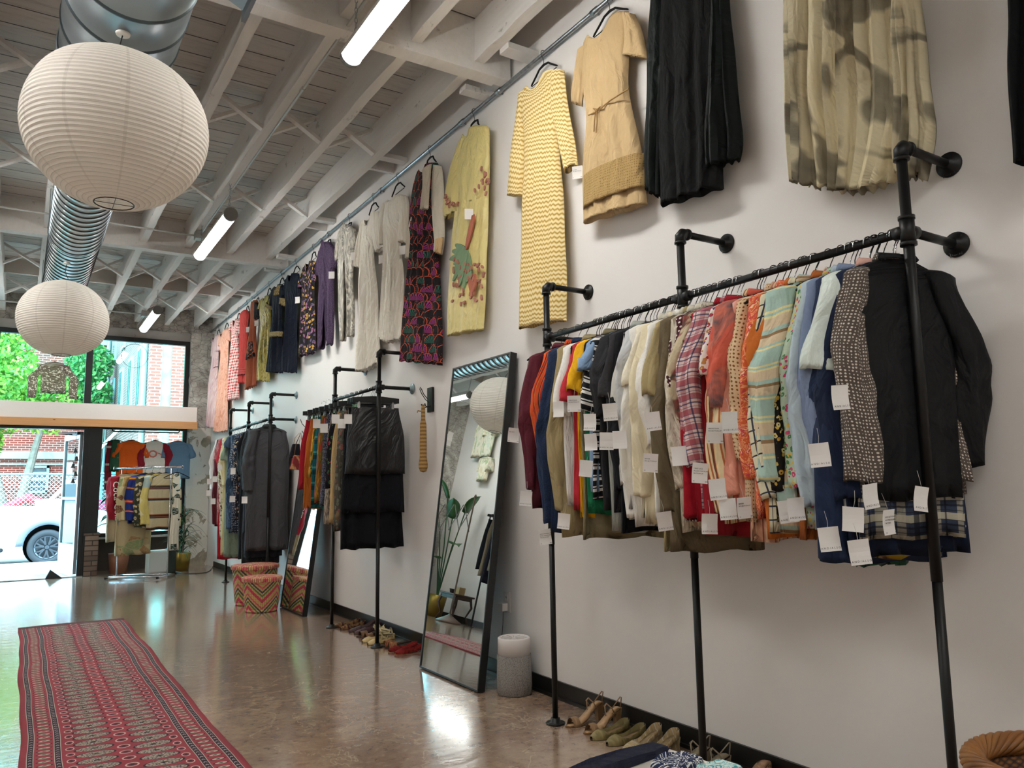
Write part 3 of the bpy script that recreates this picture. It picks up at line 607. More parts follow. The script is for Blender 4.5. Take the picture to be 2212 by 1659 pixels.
# ================================================================== pipe racks
FX, RZ, AZ = 2.47, 2.075, 2.372
_tm = {}
def text(name, body, size, mat, parent, loc, rot, spacing=1.0, thick=.0004, align='CENTER'):
    k = (body, size, thick, align, mat.name)
    if k not in _tm:
        c = bpy.data.curves.new('t', 'FONT'); c.body = body; c.size = size; c.extrude = thick; c.align_x = align; c.space_character = spacing; c.resolution_u = 2
        t = bpy.data.objects.new('t', c); COL.objects.link(t); bpy.context.view_layer.update()
        me = bpy.data.meshes.new_from_object(t.evaluated_get(bpy.context.evaluated_depsgraph_get())); bpy.data.objects.remove(t); bpy.data.curves.remove(c)
        me.materials.clear(); me.materials.append(mat); me.name = name; _tm[k] = me
    o = bpy.data.objects.new(name, _tm[k]); COL.objects.link(o); o.parent = parent; o.location = loc; o.rotation_euler = rot; return o
def pipe_rack(ys, label, fl_mat, lower, lettering=False):
    y0 = ys[0]; T = empty('pipe_rack', (FX, y0, 0), 0, label, 'clothes rack', 'black pipe clothes racks along the wall'); dx = XW-.001-FX
    for i, yy in enumerate(ys):
        y = yy-y0
        MB().tube([(0, y, .008), (0, y, .93)], .0155, 16).tube([(0, y, .93), (0, y, AZ)], .0175, 16).build('post', BLACK, T, smooth=True)
        MB().lathe([(0, 0), (.05, 0), (.052, .006), (.048, .009), (.026, .012), (.025, .03), (.0, .03)], (0, y, .0005), 24).build('floor_flange', BLACK, T, smooth=True)
        el = MB().tube([(0, y, AZ-.045), (0, y, AZ-.012), (.012, y, AZ), (.045, y, AZ)], [.024, .0235, .0235, .024], 16)
        el.tube([(0, y, AZ-.05), (0, y, AZ-.04)], .0265, 16).tube([(.04, y, AZ), (.05, y, AZ)], .0265, 16).build('elbow_fitting', BLACK, T, smooth=True)
        MB().tube([(.02, y, AZ), (dx, y, AZ)], .0155, 14).build('wall_arm', BLACK, T, smooth=True)
        def flange(z):
            f = MB().lathe([(0, dx), (.046, dx), (.046, dx-.006), (.044, dx-.008), (.022, dx-.012), (.021, dx-.03), (.0, dx-.03)], (0, y, z), 28, 'x')
            o = f.build('wall_flange', fl_mat, T, smooth=True)
            for a in (.7, 2.3, 3.9, 5.4): MB().lathe([(0, dx-.0098), (.004, dx-.0095), (.005, dx-.008)], (0, y+.035*math.cos(a), z+.035*math.sin(a)), 8, 'x').build('screw', INK, o)
            if lettering: text('cast_lettering', 'pama', .021, plain('cast', '#2c2c2c', .5), o, (dx-.0090, y, z-.040), (R(90), 0, R(-90)))
        flange(AZ)
        t = MB().tube([(0, y, RZ-.045), (0, y, RZ+.045)], .024, 16)
        for e in (-.045, .045): t.tube([(0, y, RZ+e-.006), (0, y, RZ+e+.006)], .027, 16)
        if i < len(ys)-1: t.tube([(0, y, RZ), (0, y+.045, RZ)], .023, 14)
        if i > 0: t.tube([(0, y, RZ), (0, y-.045, RZ)], .023, 14)
        if i in lower: t.tube([(0, y, RZ), (.045, y, RZ)], .0235, 14)
        t.build('tee_fitting', BLACK, T, smooth=True)
        if i in lower:
            MB().tube([(.02, y, RZ), (dx, y, RZ)], .0155, 14).build('wall_arm', BLACK, T, smooth=True); flange(RZ)
        if i < len(ys)-1: MB().tube([(0, y, RZ), (0, ys[i+1]-y0, RZ)], .0155, 16).build('hanging_rail', BLACK, T, smooth=True)
ZINC = plain('zinc', '#8fa3a8', .4, .8)
pipe_rack([1.415, 2.465, 3.53], 'black pipe rack nearest the camera packed with shirts and jackets', BLACK, (0, 2), True)
pipe_rack([5.965, 7.03], 'black pipe rack of skirts between the two leaning mirrors', ZINC, (0,))
pipe_rack([9.25, 10.30, 11.33], 'black pipe rack nearest the front windows with long dark dresses', ZINC, (0,))
# ================================================================== hangers
HM = {}
def hanger(loc, rz, label, group, kind='slim', turn=0, w=.2):
    """origin on the rail axis, arms in the local xz plane"""
    k = (kind, turn, round(w, 2))
    if k not in HM:
        H = empty('clothes_hanger', (0, 0, -5))
        hk = [(0, 0, -.082), (0, 0, -.05), (.006, 0, -.035), (.019, 0, -.012)]+[(.0205*math.cos(a), 0, .0205*math.sin(a)) for a in [R(5+k_*22) for k_ in range(9)]]+[(-.022, 0, -.008)]
        if turn: hk = [(p[1], p[0], p[2]) for p in hk]
        if kind[:4] == 'slim':
            pts = [(-w, -.158), (-w+.012, -.150), (-w*.6, -.118), (-.05, -.088), (0, -.080), (.05, -.088), (w*.6, -.118), (w-.012, -.150), (w, -.158)]
            MB().tube([(x, 0, z) for x, z in pts], [.004, .006, .0065, .0065, .008, .0065, .0065, .006, .004], 8).build('hanger_bar', VELVET, H, smooth=True)
            MB().tube([(-w+.01, 0, -.165), (w-.01, 0, -.165)], .003, 6).build('lower_bar', VELVET, H)
        else:
            MB().prism([Vector(p) for p in ((-w, -.006, -.125), (-w, -.006, -.085), (-.03, -.006, -.070), (.03, -.006, -.070), (w, -.006, -.085), (w, -.006, -.125))], (0, .012, 0)).build('hanger_bar', WOODF, H)
            for s in (-1, 1):
                MB().box((s*w*.72-.011, -.010, -.175), (s*w*.72+.011, .010, -.128)).box((s*w*.72-.006, -.014, -.150), (s*w*.72+.006, .014, -.120)).build('clip', CHROME, H)
            MB().tube([(-w*.85, 0, -.130), (w*.85, 0, -.130)], .002, 6).build('clip_wire', CHROME, H)
        MB().tube(hk, .0019, 6).build('hook', CHROME if kind != 'slim' else BLACK, H, smooth=True)
        HM[k] = H; H['category'] = 'hanger'
        H.location = loc; H.rotation_euler = (0, 0, rz); H['label'] = label; H['group'] = group; return H
    o = copy_tree(HM[k], None, loc, rz, label); o['group'] = group; return o
# ================================================================== garments that hang on a rail
def sstep(a, b, x): t = min(1, max(0, (x-a)/(b-a))); return t*t*(3-2*t)
def body_mesh(L, hw, th, seed, folds=3, shoulder=.195, neck=.062, top=-.088, n=34, flare=0, fold_amp=.012, straight=False, slant=0):
    r_ = random.Random(seed); ph = [r_.uniform(0, 6.3) for _ in range(6)]; rg, uv = [], []
    zs = [0, .012, .028, .046, .066, .09, .13]; k = max(6, int((L-.13)/.06)); zs += [.13+(L-.13)*(i+1)/k for i in range(k)]
    for d in zs:
        if straight: h = hw*(.86+.14*sstep(0, .25, d))+flare*d/L; t = th*(.35+.65*sstep(0, .3, d))
        else:
            h = neck+(shoulder-neck)*min(1, (d/.07))**.85 if d < .07 else shoulder+(hw-shoulder)*sstep(.07, .3, d)+flare*max(0, d-.2)/L
            t = .012+(th-.012)*sstep(.0, .22, d)
        f = fold_amp*sstep(.08, L, d); ring = []; per = 2*(2*h)
        for j in range(n):
            a = 2*math.pi*j/n; c, s = math.cos(a), math.sin(a)
            x = h*(abs(c)**.75)*(1 if c >= 0 else -1); y = t*(abs(s)**.7)*(1 if s >= 0 else -1)
            y += f*math.sin(folds*3.1*x/h+ph[0]+d*2)+f*.7*math.sin(folds*6*x/h+ph[1])*(.6 if s > 0 else 1)+.35*f*math.sin(23*x/h+ph[3])
            zz = top-d+slant*x*sstep(.1, L, d)+(.006*math.sin(folds*2*x/h+ph[2]) if d > L*.9 else 0)
            ring.append((x+.004*math.sin(9*d+ph[4]), y, zz)); uv.append((a/(2*math.pi)*per+ph[5], d))
        rg.append(ring)
    last = [((p[0])*.94, p[1]*.6, p[2]+.02) for p in rg[-1]]; rg.append(last); uv += uv[-n:]
    mb = MB(); mb.rings(rg, uvs=uv); return mb
def sleeve_mesh(s, ln, r0, r1, seed, out=.05, yo=0.0, n=26, ry0=None, ry1=None, bend=0, x0=.168, z0=-.145, hollow=True):
    r_ = random.Random(seed); ph = [r_.uniform(0, 6.3) for _ in range(8)]; rg, uv = [], []; k = max(9, int(ln/.022))
    ry0 = ry0 or r0*1.5; ry1 = ry1 or r1*1.5; lng = ln > .35
    for i in range(-3, k+1):
        t = max(0, i)/k
        cx = s*(x0+out*sstep(0, .45 if lng else .9, t)*(1 if lng else 1.5)+bend*math.sin(t*math.pi)); cz = z0-ln*t
        if lng: cx -= s*.012*sstep(.6, 1, t); cx += .006*math.sin(t*9+ph[4])
        cy = yo*sstep(0, .7, t)+(.014*math.sin(t*4+ph[0]) if lng else 0); fat = .009*math.sin(t*math.pi) if lng else 0
        rx = r0+(r1-r0)*t+fat; ry = ry0+(ry1-ry0)*t+fat
        if i < 0: q_ = -i/3; rx *= math.sqrt(max(.02, 1-q_*q_)); ry *= math.sqrt(max(.02, 1-q_*q_)); cz += .030*q_; cx -= s*.035*q_
        ring = []
        for j in range(n):
            a = 2*math.pi*j/n; w_ = sstep(0, .15, t)
            e = 1+w_*(.13*math.sin(3*a+ph[1]+t*4)+.09*math.sin(5*a+ph[2]-t*6)+.05*math.sin(8*a+ph[5]+t*3))
            if lng: e += .05*math.sin(t*30+ph[3]+2*a)*math.exp(-((t-.5)/.16)**2)*1.6+.03*math.sin(t*17+ph[6]-3*a)
            ring.append((cx+rx*e*math.cos(a), cy+ry*e*math.sin(a), cz+(s*.3*rx*math.cos(a)*w_ if not lng else 0)+.006*math.sin(2*a+ph[0])*w_)); uv.append((a*(rx+ry)/2+s, -cz))
        rg.append(ring)
    if hollow:
        for q_, dz in ((.9, .004), (.8, .06)):
            base = rg[k+3]; c = [sum(p[i] for p in base)/n for i in range(3)]
            rg.append([(c[0]+(p[0]-c[0])*q_, c[1]+(p[1]-c[1])*q_, p[2]+dz) for p in base]); uv += uv[-n:]
    mb = MB(); mb.rings(rg, uvs=uv, cap=True); return mb
TAGM = None
def price_tag(parent, world, ry=None, text_id=0, size=(.062, .076), tilt=0):
    """a white card on a string; world = centre of the card"""
    global TAGM
    inv = Matrix.Rotation(-parent.rotation_euler[2], 4, 'Z'); p = inv @ (Vector(world)-parent.location)
    w, h = size
    if TAGM is None:
        mb = MB(); n = 6
        rr = []
        for i in range(n+1):
            z = h/2-h*i/n; b = .006*math.sin(i/n*2.6); rr.append([(-w/2, b, z), (w/2, b+.002, z), (w/2, b+.0027, z), (-w/2, b+.0007, z)])
        mb.rings(rr, cap=True); mb.m = 1; mb.tube([(0, .003, h/2-.008), (.003, .012, h/2+.02), (0, .02, h/2+.05)], .0006, 4)
        TAGM = mb.build('price_tag', [PAPER, plain('tag_string', '#d8d5cf', .5)]).data; bpy.data.objects.remove(bpy.data.objects['price_tag'])
    o = bpy.data.objects.new('price_tag', TAGM); COL.objects.link(o); o.parent = parent; o.location = p
    o.rotation_euler = (0, tilt, (ry if ry is not None else -.6)-parent.rotation_euler[2])
    if text_id is not None:
        if text_id == 0: card_text(o, 'A N D / A L S O', .0085, (0, -.0002+.0018, -h/2+.008))
        else:
            for i, t in enumerate(TXT[text_id]): card_text(o, t, .0065, (-.026, .0022, h/2-.024-i*.009), 'LEFT')
            for i, t in enumerate(('M', PRC[text_id])): card_text(o, t, .0065, ((-.027, .019)[i], .0016, -h/2+.005), 'LEFT')
    return o
TXT = {1: ("LEVI'S ORIGINAL, NO TRADES", 'TYPE 1 DENIM JACKET', 'TRUCK JACKET'), 2: ('SENTER', "W'S BUTTON-UP"), 3: ("1950'S LACE", 'PLAZA YOKE PLAID', 'BUTTON-UP'), 4: ("1970'S BUTTON-UP", 'W/ EMBROIDERED', 'PATTERN'), 5: ('SILK VEST',), 6: ('URBAN PLAID', "W'S BUTTON-UP")}
PRC = {1: '$250', 2: '$42', 3: '$42', 4: '$46', 5: '$36', 6: '$58'}
def card_text(par, body, size, loc, align='CENTER'):
    text('lettering', body, size, INK, par, (loc[0], loc[1]-.0016, loc[2]), (R(90), 0, 0), thick=.0001, align=align)
def collar_mesh(h=.034, r=.062, ry=.034, z=-.092, op=.5, n=22):
    rg, uv = [], []
    for i, (k, dz, g) in enumerate(((1, 0, 1), (1.02, .02, 1), (1.06, h, 1), (1.2, h*.7, 1), (1.34, .004, 1), (1.22, -.004, 1))):
        ring = []
        for j in range(n):
            a = -math.pi/2+op/2+(2*math.pi-op)*j/(n-1); ring.append((r*k*math.cos(a), ry*k*math.sin(a), z+dz*(.8+.35*math.sin(a)))); uv.append((a*r, z-dz))
        rg.append(ring)
    return MB().rings(rg, closed=False, uvs=uv)
def garment(name, label, cat, y, rz, L, mat, seed, group, x=FX, z=RZ, sl=.0, r0=.034, r1=.026, hw=.215, th=.024, flare=0, collar=False, smat=None, hang='slim', hz=0, out=.03, folds=3, fa=.012, sleeve_y=0, hook=True, hgroup='hangers on the long near rack', straight=False, neck=.062, ry=None, cuff=None, hlabel=None, right=True, sides=None, outr=.012, slant=0, shoulder=.195, bend=0):
    loc = Vector((x, y, z+hz)); top = -.088 if not straight else -.165
    b = body_mesh(L, hw, th, seed, folds, flare=flare, fold_amp=fa, straight=straight, top=top, slant=slant, shoulder=shoulder, neck=neck).build(name, mat, None, smooth=True, loc=loc, rot=(0, 0, rz))
    tag(b, label, cat, group)
    if sl:
        for s in (sides or ((-1, 1) if right else (-1,))):
            rr0, rr1, ryy = (r0, r1, ry) if s < 0 or outr > .02 else (min(r0, .034), min(r1, .036), (min((ry or (r0*1.5, 0))[0], .035), min((ry or (0, r1*1.5))[1], .04)))
            so_ = sleeve_mesh(s, sl, rr0, rr1, seed*7+s, out if s < 0 else outr, sleeve_y, ry0=(ryy[0] if ryy else None), ry1=(ryy[1] if ryy else None), bend=bend).build('sleeve', smat or mat, b, smooth=True)
            if cuff and s < 0:
                zc = -.150-sl; MB().tube([(s*(.178+.02+out-.015), sleeve_y, zc+.055), (s*(.178+.02+out-.015), sleeve_y, zc-.002)], r1*1.25, 14, False).build('cuff', cuff, so_, smooth=True)
    if collar: collar_mesh().build('collar', collar if not isinstance(collar, bool) else mat, b, smooth=True)
    if hook: hanger(loc, rz, hlabel or ('black slim hanger carrying the '+' '.join(label.split()[:8]) if hang == 'slim' else 'black clip hanger carrying the '+' '.join(label.split()[:8])), hgroup, hang if (hang != 'slim' or seed % 3) else 'slimc', w=.2)
    return b
# ---- the long near rack: px of the outer sleeve edge, end row of the sleeve, end row of the hem
G1 = 'tops packed on the long near rack'
def on_rack(px, ysl, yhem, label, cat, mat, sleeve='L', seed=0, **k):
    """outer sleeve edge stands on the plane x = 2.235"""
    k.setdefault('name', {'T-shirt': 't_shirt', 'jacket': 'jacket', 'shirt': 'shirt', 'blouse': 'blouse', 'vest': 'vest', 'tunic': 'tunic', 'trousers': 'trousers', 'sweater': 'sweater'}[cat])
    name = k.pop('name'); ang = k.pop('ang', -.26)
    ys = P(px, 900, 0, 2.235)[1]; y = ys-.245*math.sin(-ang)
    L = RZ-.088-P(px+30, yhem, 1, y+.03)[2]; sl = 0
    if sleeve != 'N':
        zz = P(px+6, ysl, 0, 2.24)[2]; sl = max(.12, RZ-.150-zz)
    if sleeve == 'S': k.setdefault('r0', .040); k.setdefault('r1', .05); k.setdefault('out', .03); k.setdefault('ry', (.036, .05))
    else: k.setdefault('r0', .036); k.setdefault('r1', .026); k.setdefault('ry', (.038, .036)); k.setdefault('out', .045)
    k.setdefault('sleeve_y', .012+.02*((seed*37) % 10)/10)
    return garment(name, label, cat, max(1.47, min(y, 3.49)), ang, L, mat, seed, G1, sl=sl, **k)
CL = cloth
wh = '#e9e6df'
RACK = [
 (1124, 0, 1010, 'olive grey vest hanging last at the far end behind maroon shirt', 'vest', CL('#77766a', 'mottle', '#66655a', '#8a8878'), 'N', {}),
 (1134, 1058, 1100, 'maroon long sleeved shirt at the far end of the rack', 'shirt', CL('#5a1f2c'), 'L', dict(collar=True, r0=.045, r1=.036)),
 (1160, 1000, 1040, 'orange and black striped tunic beside the maroon shirt', 'tunic', CL('#d9552b', 'vstripe', '#2a1d1b', '#a83222', c4='#e58a3c', sc=2), 'L', dict(collar=True, r1=.03)),
 (1172, 1132, 1150, 'dark indigo denim jacket with pale stitching', 'jacket', CL('#1f2c44', 'tweed', '#26365a'), 'L', dict(r0=.045, r1=.042, collar=True, th=.03)),
 (1194, 1104, 1160, 'khaki long sleeved work shirt next to the denim jacket', 'shirt', CL('#a3936c'), 'L', dict(r0=.044, r1=.036, collar=True)),
 (1206, 900, 1090, 'white tee with loose short sleeves beside the red tee', 'T-shirt', CL('#eeece6'), 'S', {}),
 (1226, 872, 1100, 'bright red tee left of the yellow one', 'T-shirt', CL('#b92b37'), 'S', {}),
 (1238, 850, 1120, 'mustard yellow tee near the far end of the rack', 'T-shirt', CL('#f0b51c'), 'S', {}),
 (1254, 0, 1112, 'kelly green top showing only its long hem', 'T-shirt', CL('#15704a'), 'N', {}),
 (1262, 805, 1060, 'faded blue tee with short sleeves between yellow and black', 'T-shirt', CL('#86a3c4'), 'S', {}),
 (1266, 892, 1080, 'black and white striped rugby top behind the black tees', 'T-shirt', CL('#1b1b20', 'hstripe', '#e9e7e2', '#e9e7e2', sc=1.6), 'S', dict(r1=.045)),
 (1286, 900, 1100, 'charcoal black tee with short sleeves, first of the black tees', 'T-shirt', CL('#2a2a2d'), 'S', {}),
 (1306, 868, 1105, 'washed black tee hanging in front of the charcoal one', 'T-shirt', CL('#333235'), 'S', {}),
 (1322, 1060, 1150, 'long black sweatshirt reaching below the white tees', 'sweater', CL('#131318'), 'L', {}),
 (1334, 1050, 1120, 'pale grey long sleeved tee next to the black tops', 'T-shirt', CL('#c6c3bb'), 'L', {}),
 (1342, 905, 1100, 'light grey tee with a boxy sleeve', 'T-shirt', CL('#c9cbcc'), 'S', {}),
 (1350, 1120, 1140, 'off white long sleeved tee with ribbed cuff', 'T-shirt', CL('#efece4'), 'L', dict(r0=.042, r1=.03)),
 (1366, 838, 1120, 'cream short sleeved tee with stitched cuff', 'T-shirt', CL('#f1e9d4'), 'S', {}),
 (1372, 1075, 1130, 'cream canvas overshirt with folded cuff', 'shirt', CL('#eee2c2'), 'L', dict(r0=.045, r1=.04, collar=True)),
 (1392, 965, 1120, 'white button up shirt with hanging sleeve placket', 'shirt', CL('#f2efe8'), 'L', dict(r1=.034, collar=True)),
 (1410, 865, 1190, 'khaki short sleeved work shirt in the middle of the rack', 'shirt', CL('#a5946b'), 'S', dict(collar=True, r1=.062, ry=(.045, .055))),
 (1424, 1110, 1195, 'brown olive canvas jacket with a long seamed sleeve', 'jacket', CL('#6d6049'), 'L', dict(r0=.046, r1=.046, th=.03)),
 (1450, 1060, 1150, 'taupe and cream fern printed blouse', 'blouse', CL('#b0a48e', 'mottle', '#dfd6c4', '#8f836d'), 'L', dict(collar=True)),
 (1456, 880, 1130, 'maroon knit top with white diamond dots', 'sweater', CL('#4c1f2a', 'dots', '#ece3da', sc=.9), 'S', dict(r1=.05)),
 (1464, 960, 1140, 'cream blouse with red and black leaf print', 'blouse', CL('#cdbf9f', 'blot', '#2a2623', '#a02c33', sc=2.6), 'S', dict(r1=.06, r0=.045)),
 (1482, 1120, 1130, 'crimson red shirt with buttoned cuff hanging low', 'shirt', CL('#a41526'), 'L', dict(r0=.036, r1=.046, collar=True, sleeve_y=.035, out=.03)),
 (1492, 1010, 1100, 'red white and navy plaid flannel shirt', 'shirt', CL('#e3c9c6', 'plaid', '#a6384a', '#26305a', sc=1.2), 'L', dict(r0=.05, r1=.044, collar=True, sleeve_y=.0, out=.06)),
 (1530, 815, 1080, 'white blouse with small red and purple flowers', 'blouse', CL('#eee3da', 'floral', '#b63a4c', '#5b3a6e', c4='#c98a4e', sc=1.5), 'S', dict(r1=.05)),
 (1546, 1110, 1130, 'striped cream and orange shirt with long cuffs', 'shirt', CL('#e9d3a8', 'vstripe', '#b8683e', '#7c4a3a', c4='#e5a05c', sc=1.6), 'L', dict(collar=True, r1=.034)),
 (1552, 880, 1100, 'coral camp shirt with wide sleeve and teal motif', 'shirt', CL('#d2614e', 'blot', '#e07a62', '#37525a', sc=1.1), 'S', dict(r0=.05, r1=.068, ry=(.05, .06), collar=CL('#d2614e'))),
 (1568, 1075, 1100, 'peach satin blouse with a buttoned cuff', 'blouse', CL('#dc9078', rough=.35), 'L', dict(r0=.04, r1=.034)),
 (1588, 1000, 1130, 'cream blouse with brown spotted yoke', 'blouse', CL('#e3c7a0', 'dots', '#8a5a2c', sc=1.1), 'L', dict(collar=True)),
 (1610, 1035, 1120, 'orange paisley blouse with tapering sleeve', 'blouse', CL('#e2683c', 'paisley', '#f2a274', '#d24a50', c4='#f7d0a8', sc=1.6), 'L', dict(collar=True, r1=.032)),
 (1630, 900, 1165, 'plain burnt orange shirt right of the orange paisley', 'shirt', CL('#c96d29'), 'L', dict(collar=True)),
 (1640, 1082, 1150, 'cream shirt with thin black window check', 'shirt', CL('#e6dfc2', 'grid', '#3b3f4c', sc=1.0), 'L', dict(collar=True, r1=.034)),
 (1656, 1062, 1130, 'black blouse with yellow blossoms', 'blouse', CL('#1f1c1c', 'floral', '#d5b552', '#c49a3c', c4='#e6d58a', sc=1.5), 'L', dict()),
 (1660, 1040, 1150, 'mint and tan madras plaid shirt with full sleeve', 'shirt', CL('#aecabf', 'bands', '#e9dfa8', '#dcc7a6', c4='#9a7a55', sc=1.0), 'L', dict(r0=.056, r1=.042, ry=(.06, .055), collar=True, out=.05)),
 (1712, 1055, 1140, 'pink and green meadow floral blouse', 'blouse', CL('#b9cbb4', 'floral', '#cc4a72', '#4f8a58', c4='#e2bf58', sc=1.7), 'L', dict(collar=True, r1=.032)),
 (1730, 1100, 1150, 'pale blue chambray shirt with soft sleeve', 'shirt', CL('#b8c8d2'), 'L', dict(collar=True, r0=.045, r1=.04)),
 (1748, 1080, 1150, 'slate blue cotton shirt beside the chambray one', 'shirt', CL('#8090ae'), 'L', dict(collar=True, r0=.045)),
 (1776, 900, 1130, 'royal blue blouse with beaded silver cuff', 'blouse', CL('#1d3fa0', 'vstripe', '#3a5cc0', sc=.6), 'L', dict(r1=.026, cuff=CL('#3d4c86', 'sequin', '#aab4d8', '#f2f4ff'))),
 (1774, 1215, 1222, 'dark navy denim shirt with a long hanging sleeve', 'shirt', CL('#26324f'), 'L', dict(r0=.05, r1=.05, ry=(.05, .05))),
 (1790, 812, 1120, 'pale mint satin blouse with fluttering short sleeve', 'blouse', CL('#dbe7e0', rough=.35), 'S', dict(r0=.055, r1=.085, ry=(.05, .06), collar=CL('#dcaea0'))),
 (1828, 1130, 1170, 'navy and cream tartan flannel shirt low at the near end', 'shirt', CL('#3a4358', 'plaid', '#c9c2ac', '#1d2230', sc=1.1), 'N', dict()),
 (1848, 1045, 1070, 'brown blouse with tiny white polka dots', 'blouse', CL('#5d534c', 'dots', '#d8cfc2', sc=1.5), 'L', dict(r0=.05, r1=.052, ry=(.045, .05), collar=True, sleeve_y=.0)),
]
rg_ = random.Random(12); OBJ = {}
for i, (px, a, b, lab, cat, mt, sk, kw) in enumerate(RACK):
    OBJ[px] = on_rack(px, a, b, lab, cat, mt, sk, seed=i+1, ang=-.26+rg_.uniform(-.05, .05), **kw)
# plain black tops squeezed in behind the visible ones
for k in range(9):
    o = garment('t_shirt', 'plain black top squeezed between the black sweatshirt and the khaki work shirt', 'T-shirt', 2.60+k*.058, -.22, .78, CL('#17171a'), 80+k, G1, hw=.19, th=.012, sl=.2, r0=.03, r1=.036, ry=(.02, .03), out=.0, hlabel='slim black hanger carrying a plain black top mid rack')
for k in range(6):
    garment('shirt', 'cream or white top squeezed behind the khaki work shirt', 'shirt', 2.30+k*.045, -.22, .74, CL('#d8d2c2'), 95+k, G1, hw=.18, th=.012, collar=True, hlabel='slim black hanger carrying a pale top mid rack')
# near end: black jacket over a navy snap shirt, bright hems below
yj = 1.462
J = garment('jacket', 'black suede jacket, nearest garment, facing the camera', 'jacket', yj, -.30, .80, CL('#131416', rough=.7), 201, G1, hw=.215, th=.032, sl=.64, r0=.062, r1=.05, ry=(.045, .045), collar=True, folds=2, fa=.020, shoulder=.185, sides=(1,), outr=.07)
rg = []
for k in range(15):
    z = -.12-k*.05; wv = .004*math.sin(k); rg.append([(.012+wv, -.046-.0006*k, z), (.03+wv, -.050-.0006*k, z), (.03+wv, -.044-.0006*k, z), (.012+wv, -.040, z)])
MB().rings(rg, cap=True).build('front_placket', CL('#0a0a0c', rough=.6), J, smooth=True)
N = garment('shirt', 'navy western shirt with pearl snaps at the cuff behind black jacket', 'shirt', 1.505, -.30, .98, CL('#1c2740'), 203, G1, hw=.225, th=.024, sl=.74, r0=.045, r1=.05, ry=(.04, .04), out=.05)
for k in range(3): MB().lathe([(0, .006), (.005, .005), (.007, .002), (.007, 0)], (0, 0, 0), 12).build('snap_button', plain('pearl', '#e9e9ec', .2), N, loc=(.20, -.034, -.90-.04*k), rot=(R(90), 0, 0))
g = garment('shirt', 'grey pink plaid shirt with ruffled hem behind the black jacket', 'shirt', 1.535, -.28, .86, CL('#8e8078', 'plaid', '#c9b6a6', '#39363c', sc=1.4), 205, G1, hw=.22, th=.02, sl=.70, r0=.04, r1=.04, ry=(.03, .04))
g = garment('scarf', 'emerald green silk hem hanging lowest on the near rack', 'scarf', 1.60, -.25, 1.02, CL('#0f5a3c', rough=.4), 207, G1, hw=.10, th=.02, folds=5, flare=.02, shoulder=.09)
g = garment('blouse', 'mustard blouse with brown and white bird print at the low hem', 'blouse', 1.53, -.25, .99, CL('#c4a52c', 'blot', '#8a5a2a', '#d8d4c4', sc=2.2), 209, G1, hw=.17, th=.012, shoulder=.15)
for k, (px, c, lab) in enumerate(((1500, '#a01f2c', 'dark red shirt tail showing low behind the red cuff'), (1600, '#cf9a7c', 'peach striped skirted shirt tail below the orange tops'), (1690, '#b0632e', 'rust orange shirt tail below the mint plaid sleeve'), (1300, '#b4b8b0', 'grey linen shirt tail showing under the black tops'), (1240, '#84795c', 'olive khaki shirt tail hanging lowest at the far end'))):
    on_rack(px, 0, (1160, 1170, 1165, 1150, 1165)[k], lab, 'shirt', CL(c, 'vstripe', '#8a4a3a', '#e3c4a0', sc=3) if k == 1 else CL(c), 'N', seed=300+k, collar=True, fa=.02)
# price tags: photo px of the card, depth plane x, turn, writing
names_ = sorted(OBJ)
def near(px):
    return OBJ[min(names_, key=lambda q: abs(q-px))]
for px, py, x, ry_, ti in [(1110, 940, 2.19, -.25, 5), (1136, 1077, 2.22, -.5, 0), (1178, 1160, 2.24, -.5, 1), (1217, 1126, 2.25, -.9, 0), (1205, 884, 2.20, -1.2, None), (1240, 872, 2.17, -.7, 6), (1265, 1012, 2.20, -1.0, None), (1275, 955, 2.19, -1.1, None), (1273, 912, 2.18, -1.1, 0), (1318, 890, 2.16, -.6, 0), (1310, 953, 2.17, -.8, 0), (1338, 950, 2.17, -1.0, None), (1411, 910, 2.16, -.6, 0), (1406, 1000, 2.17, -.45, 2), (1437, 1126, 2.20, -.45, 0), (1467, 985, 2.2, -1, None), (1545, 935, 2.15, -.5, 6), (1578, 912, 2.14, -.45, 0), (1513, 1022, 2.15, -.4, 3), (1551, 1057, 2.15, -.5, 0), (1534, 1132, 2.19, -.5, 0), (1573, 1100, 2.19, -.7, 0), (1610, 1097, 2.22, -.3, 2), (1818, 858, 2.13, -.35, 0), (1770, 983, 2.15, -1.1, 0), (1703, 1105, 2.2, -.8, 0), (1722, 1100, 2.18, -.4, 0), (1792, 1165, 2.17, -.9, 0), (1884, 1072, 2.22, -.15, 0), (1842, 1122, 2.18, -1.2, None), (1858, 1193, 2.18, -.7, 0), (1924, 1128, 2.26, -.05, 4), (1993, 1078, 2.36, -.2, 0)]:
    w_ = P(px, py, 0, x); price_tag(near(px), w_, ry_+.05*math.sin(px), ti, tilt=.12*math.sin(px*1.7))
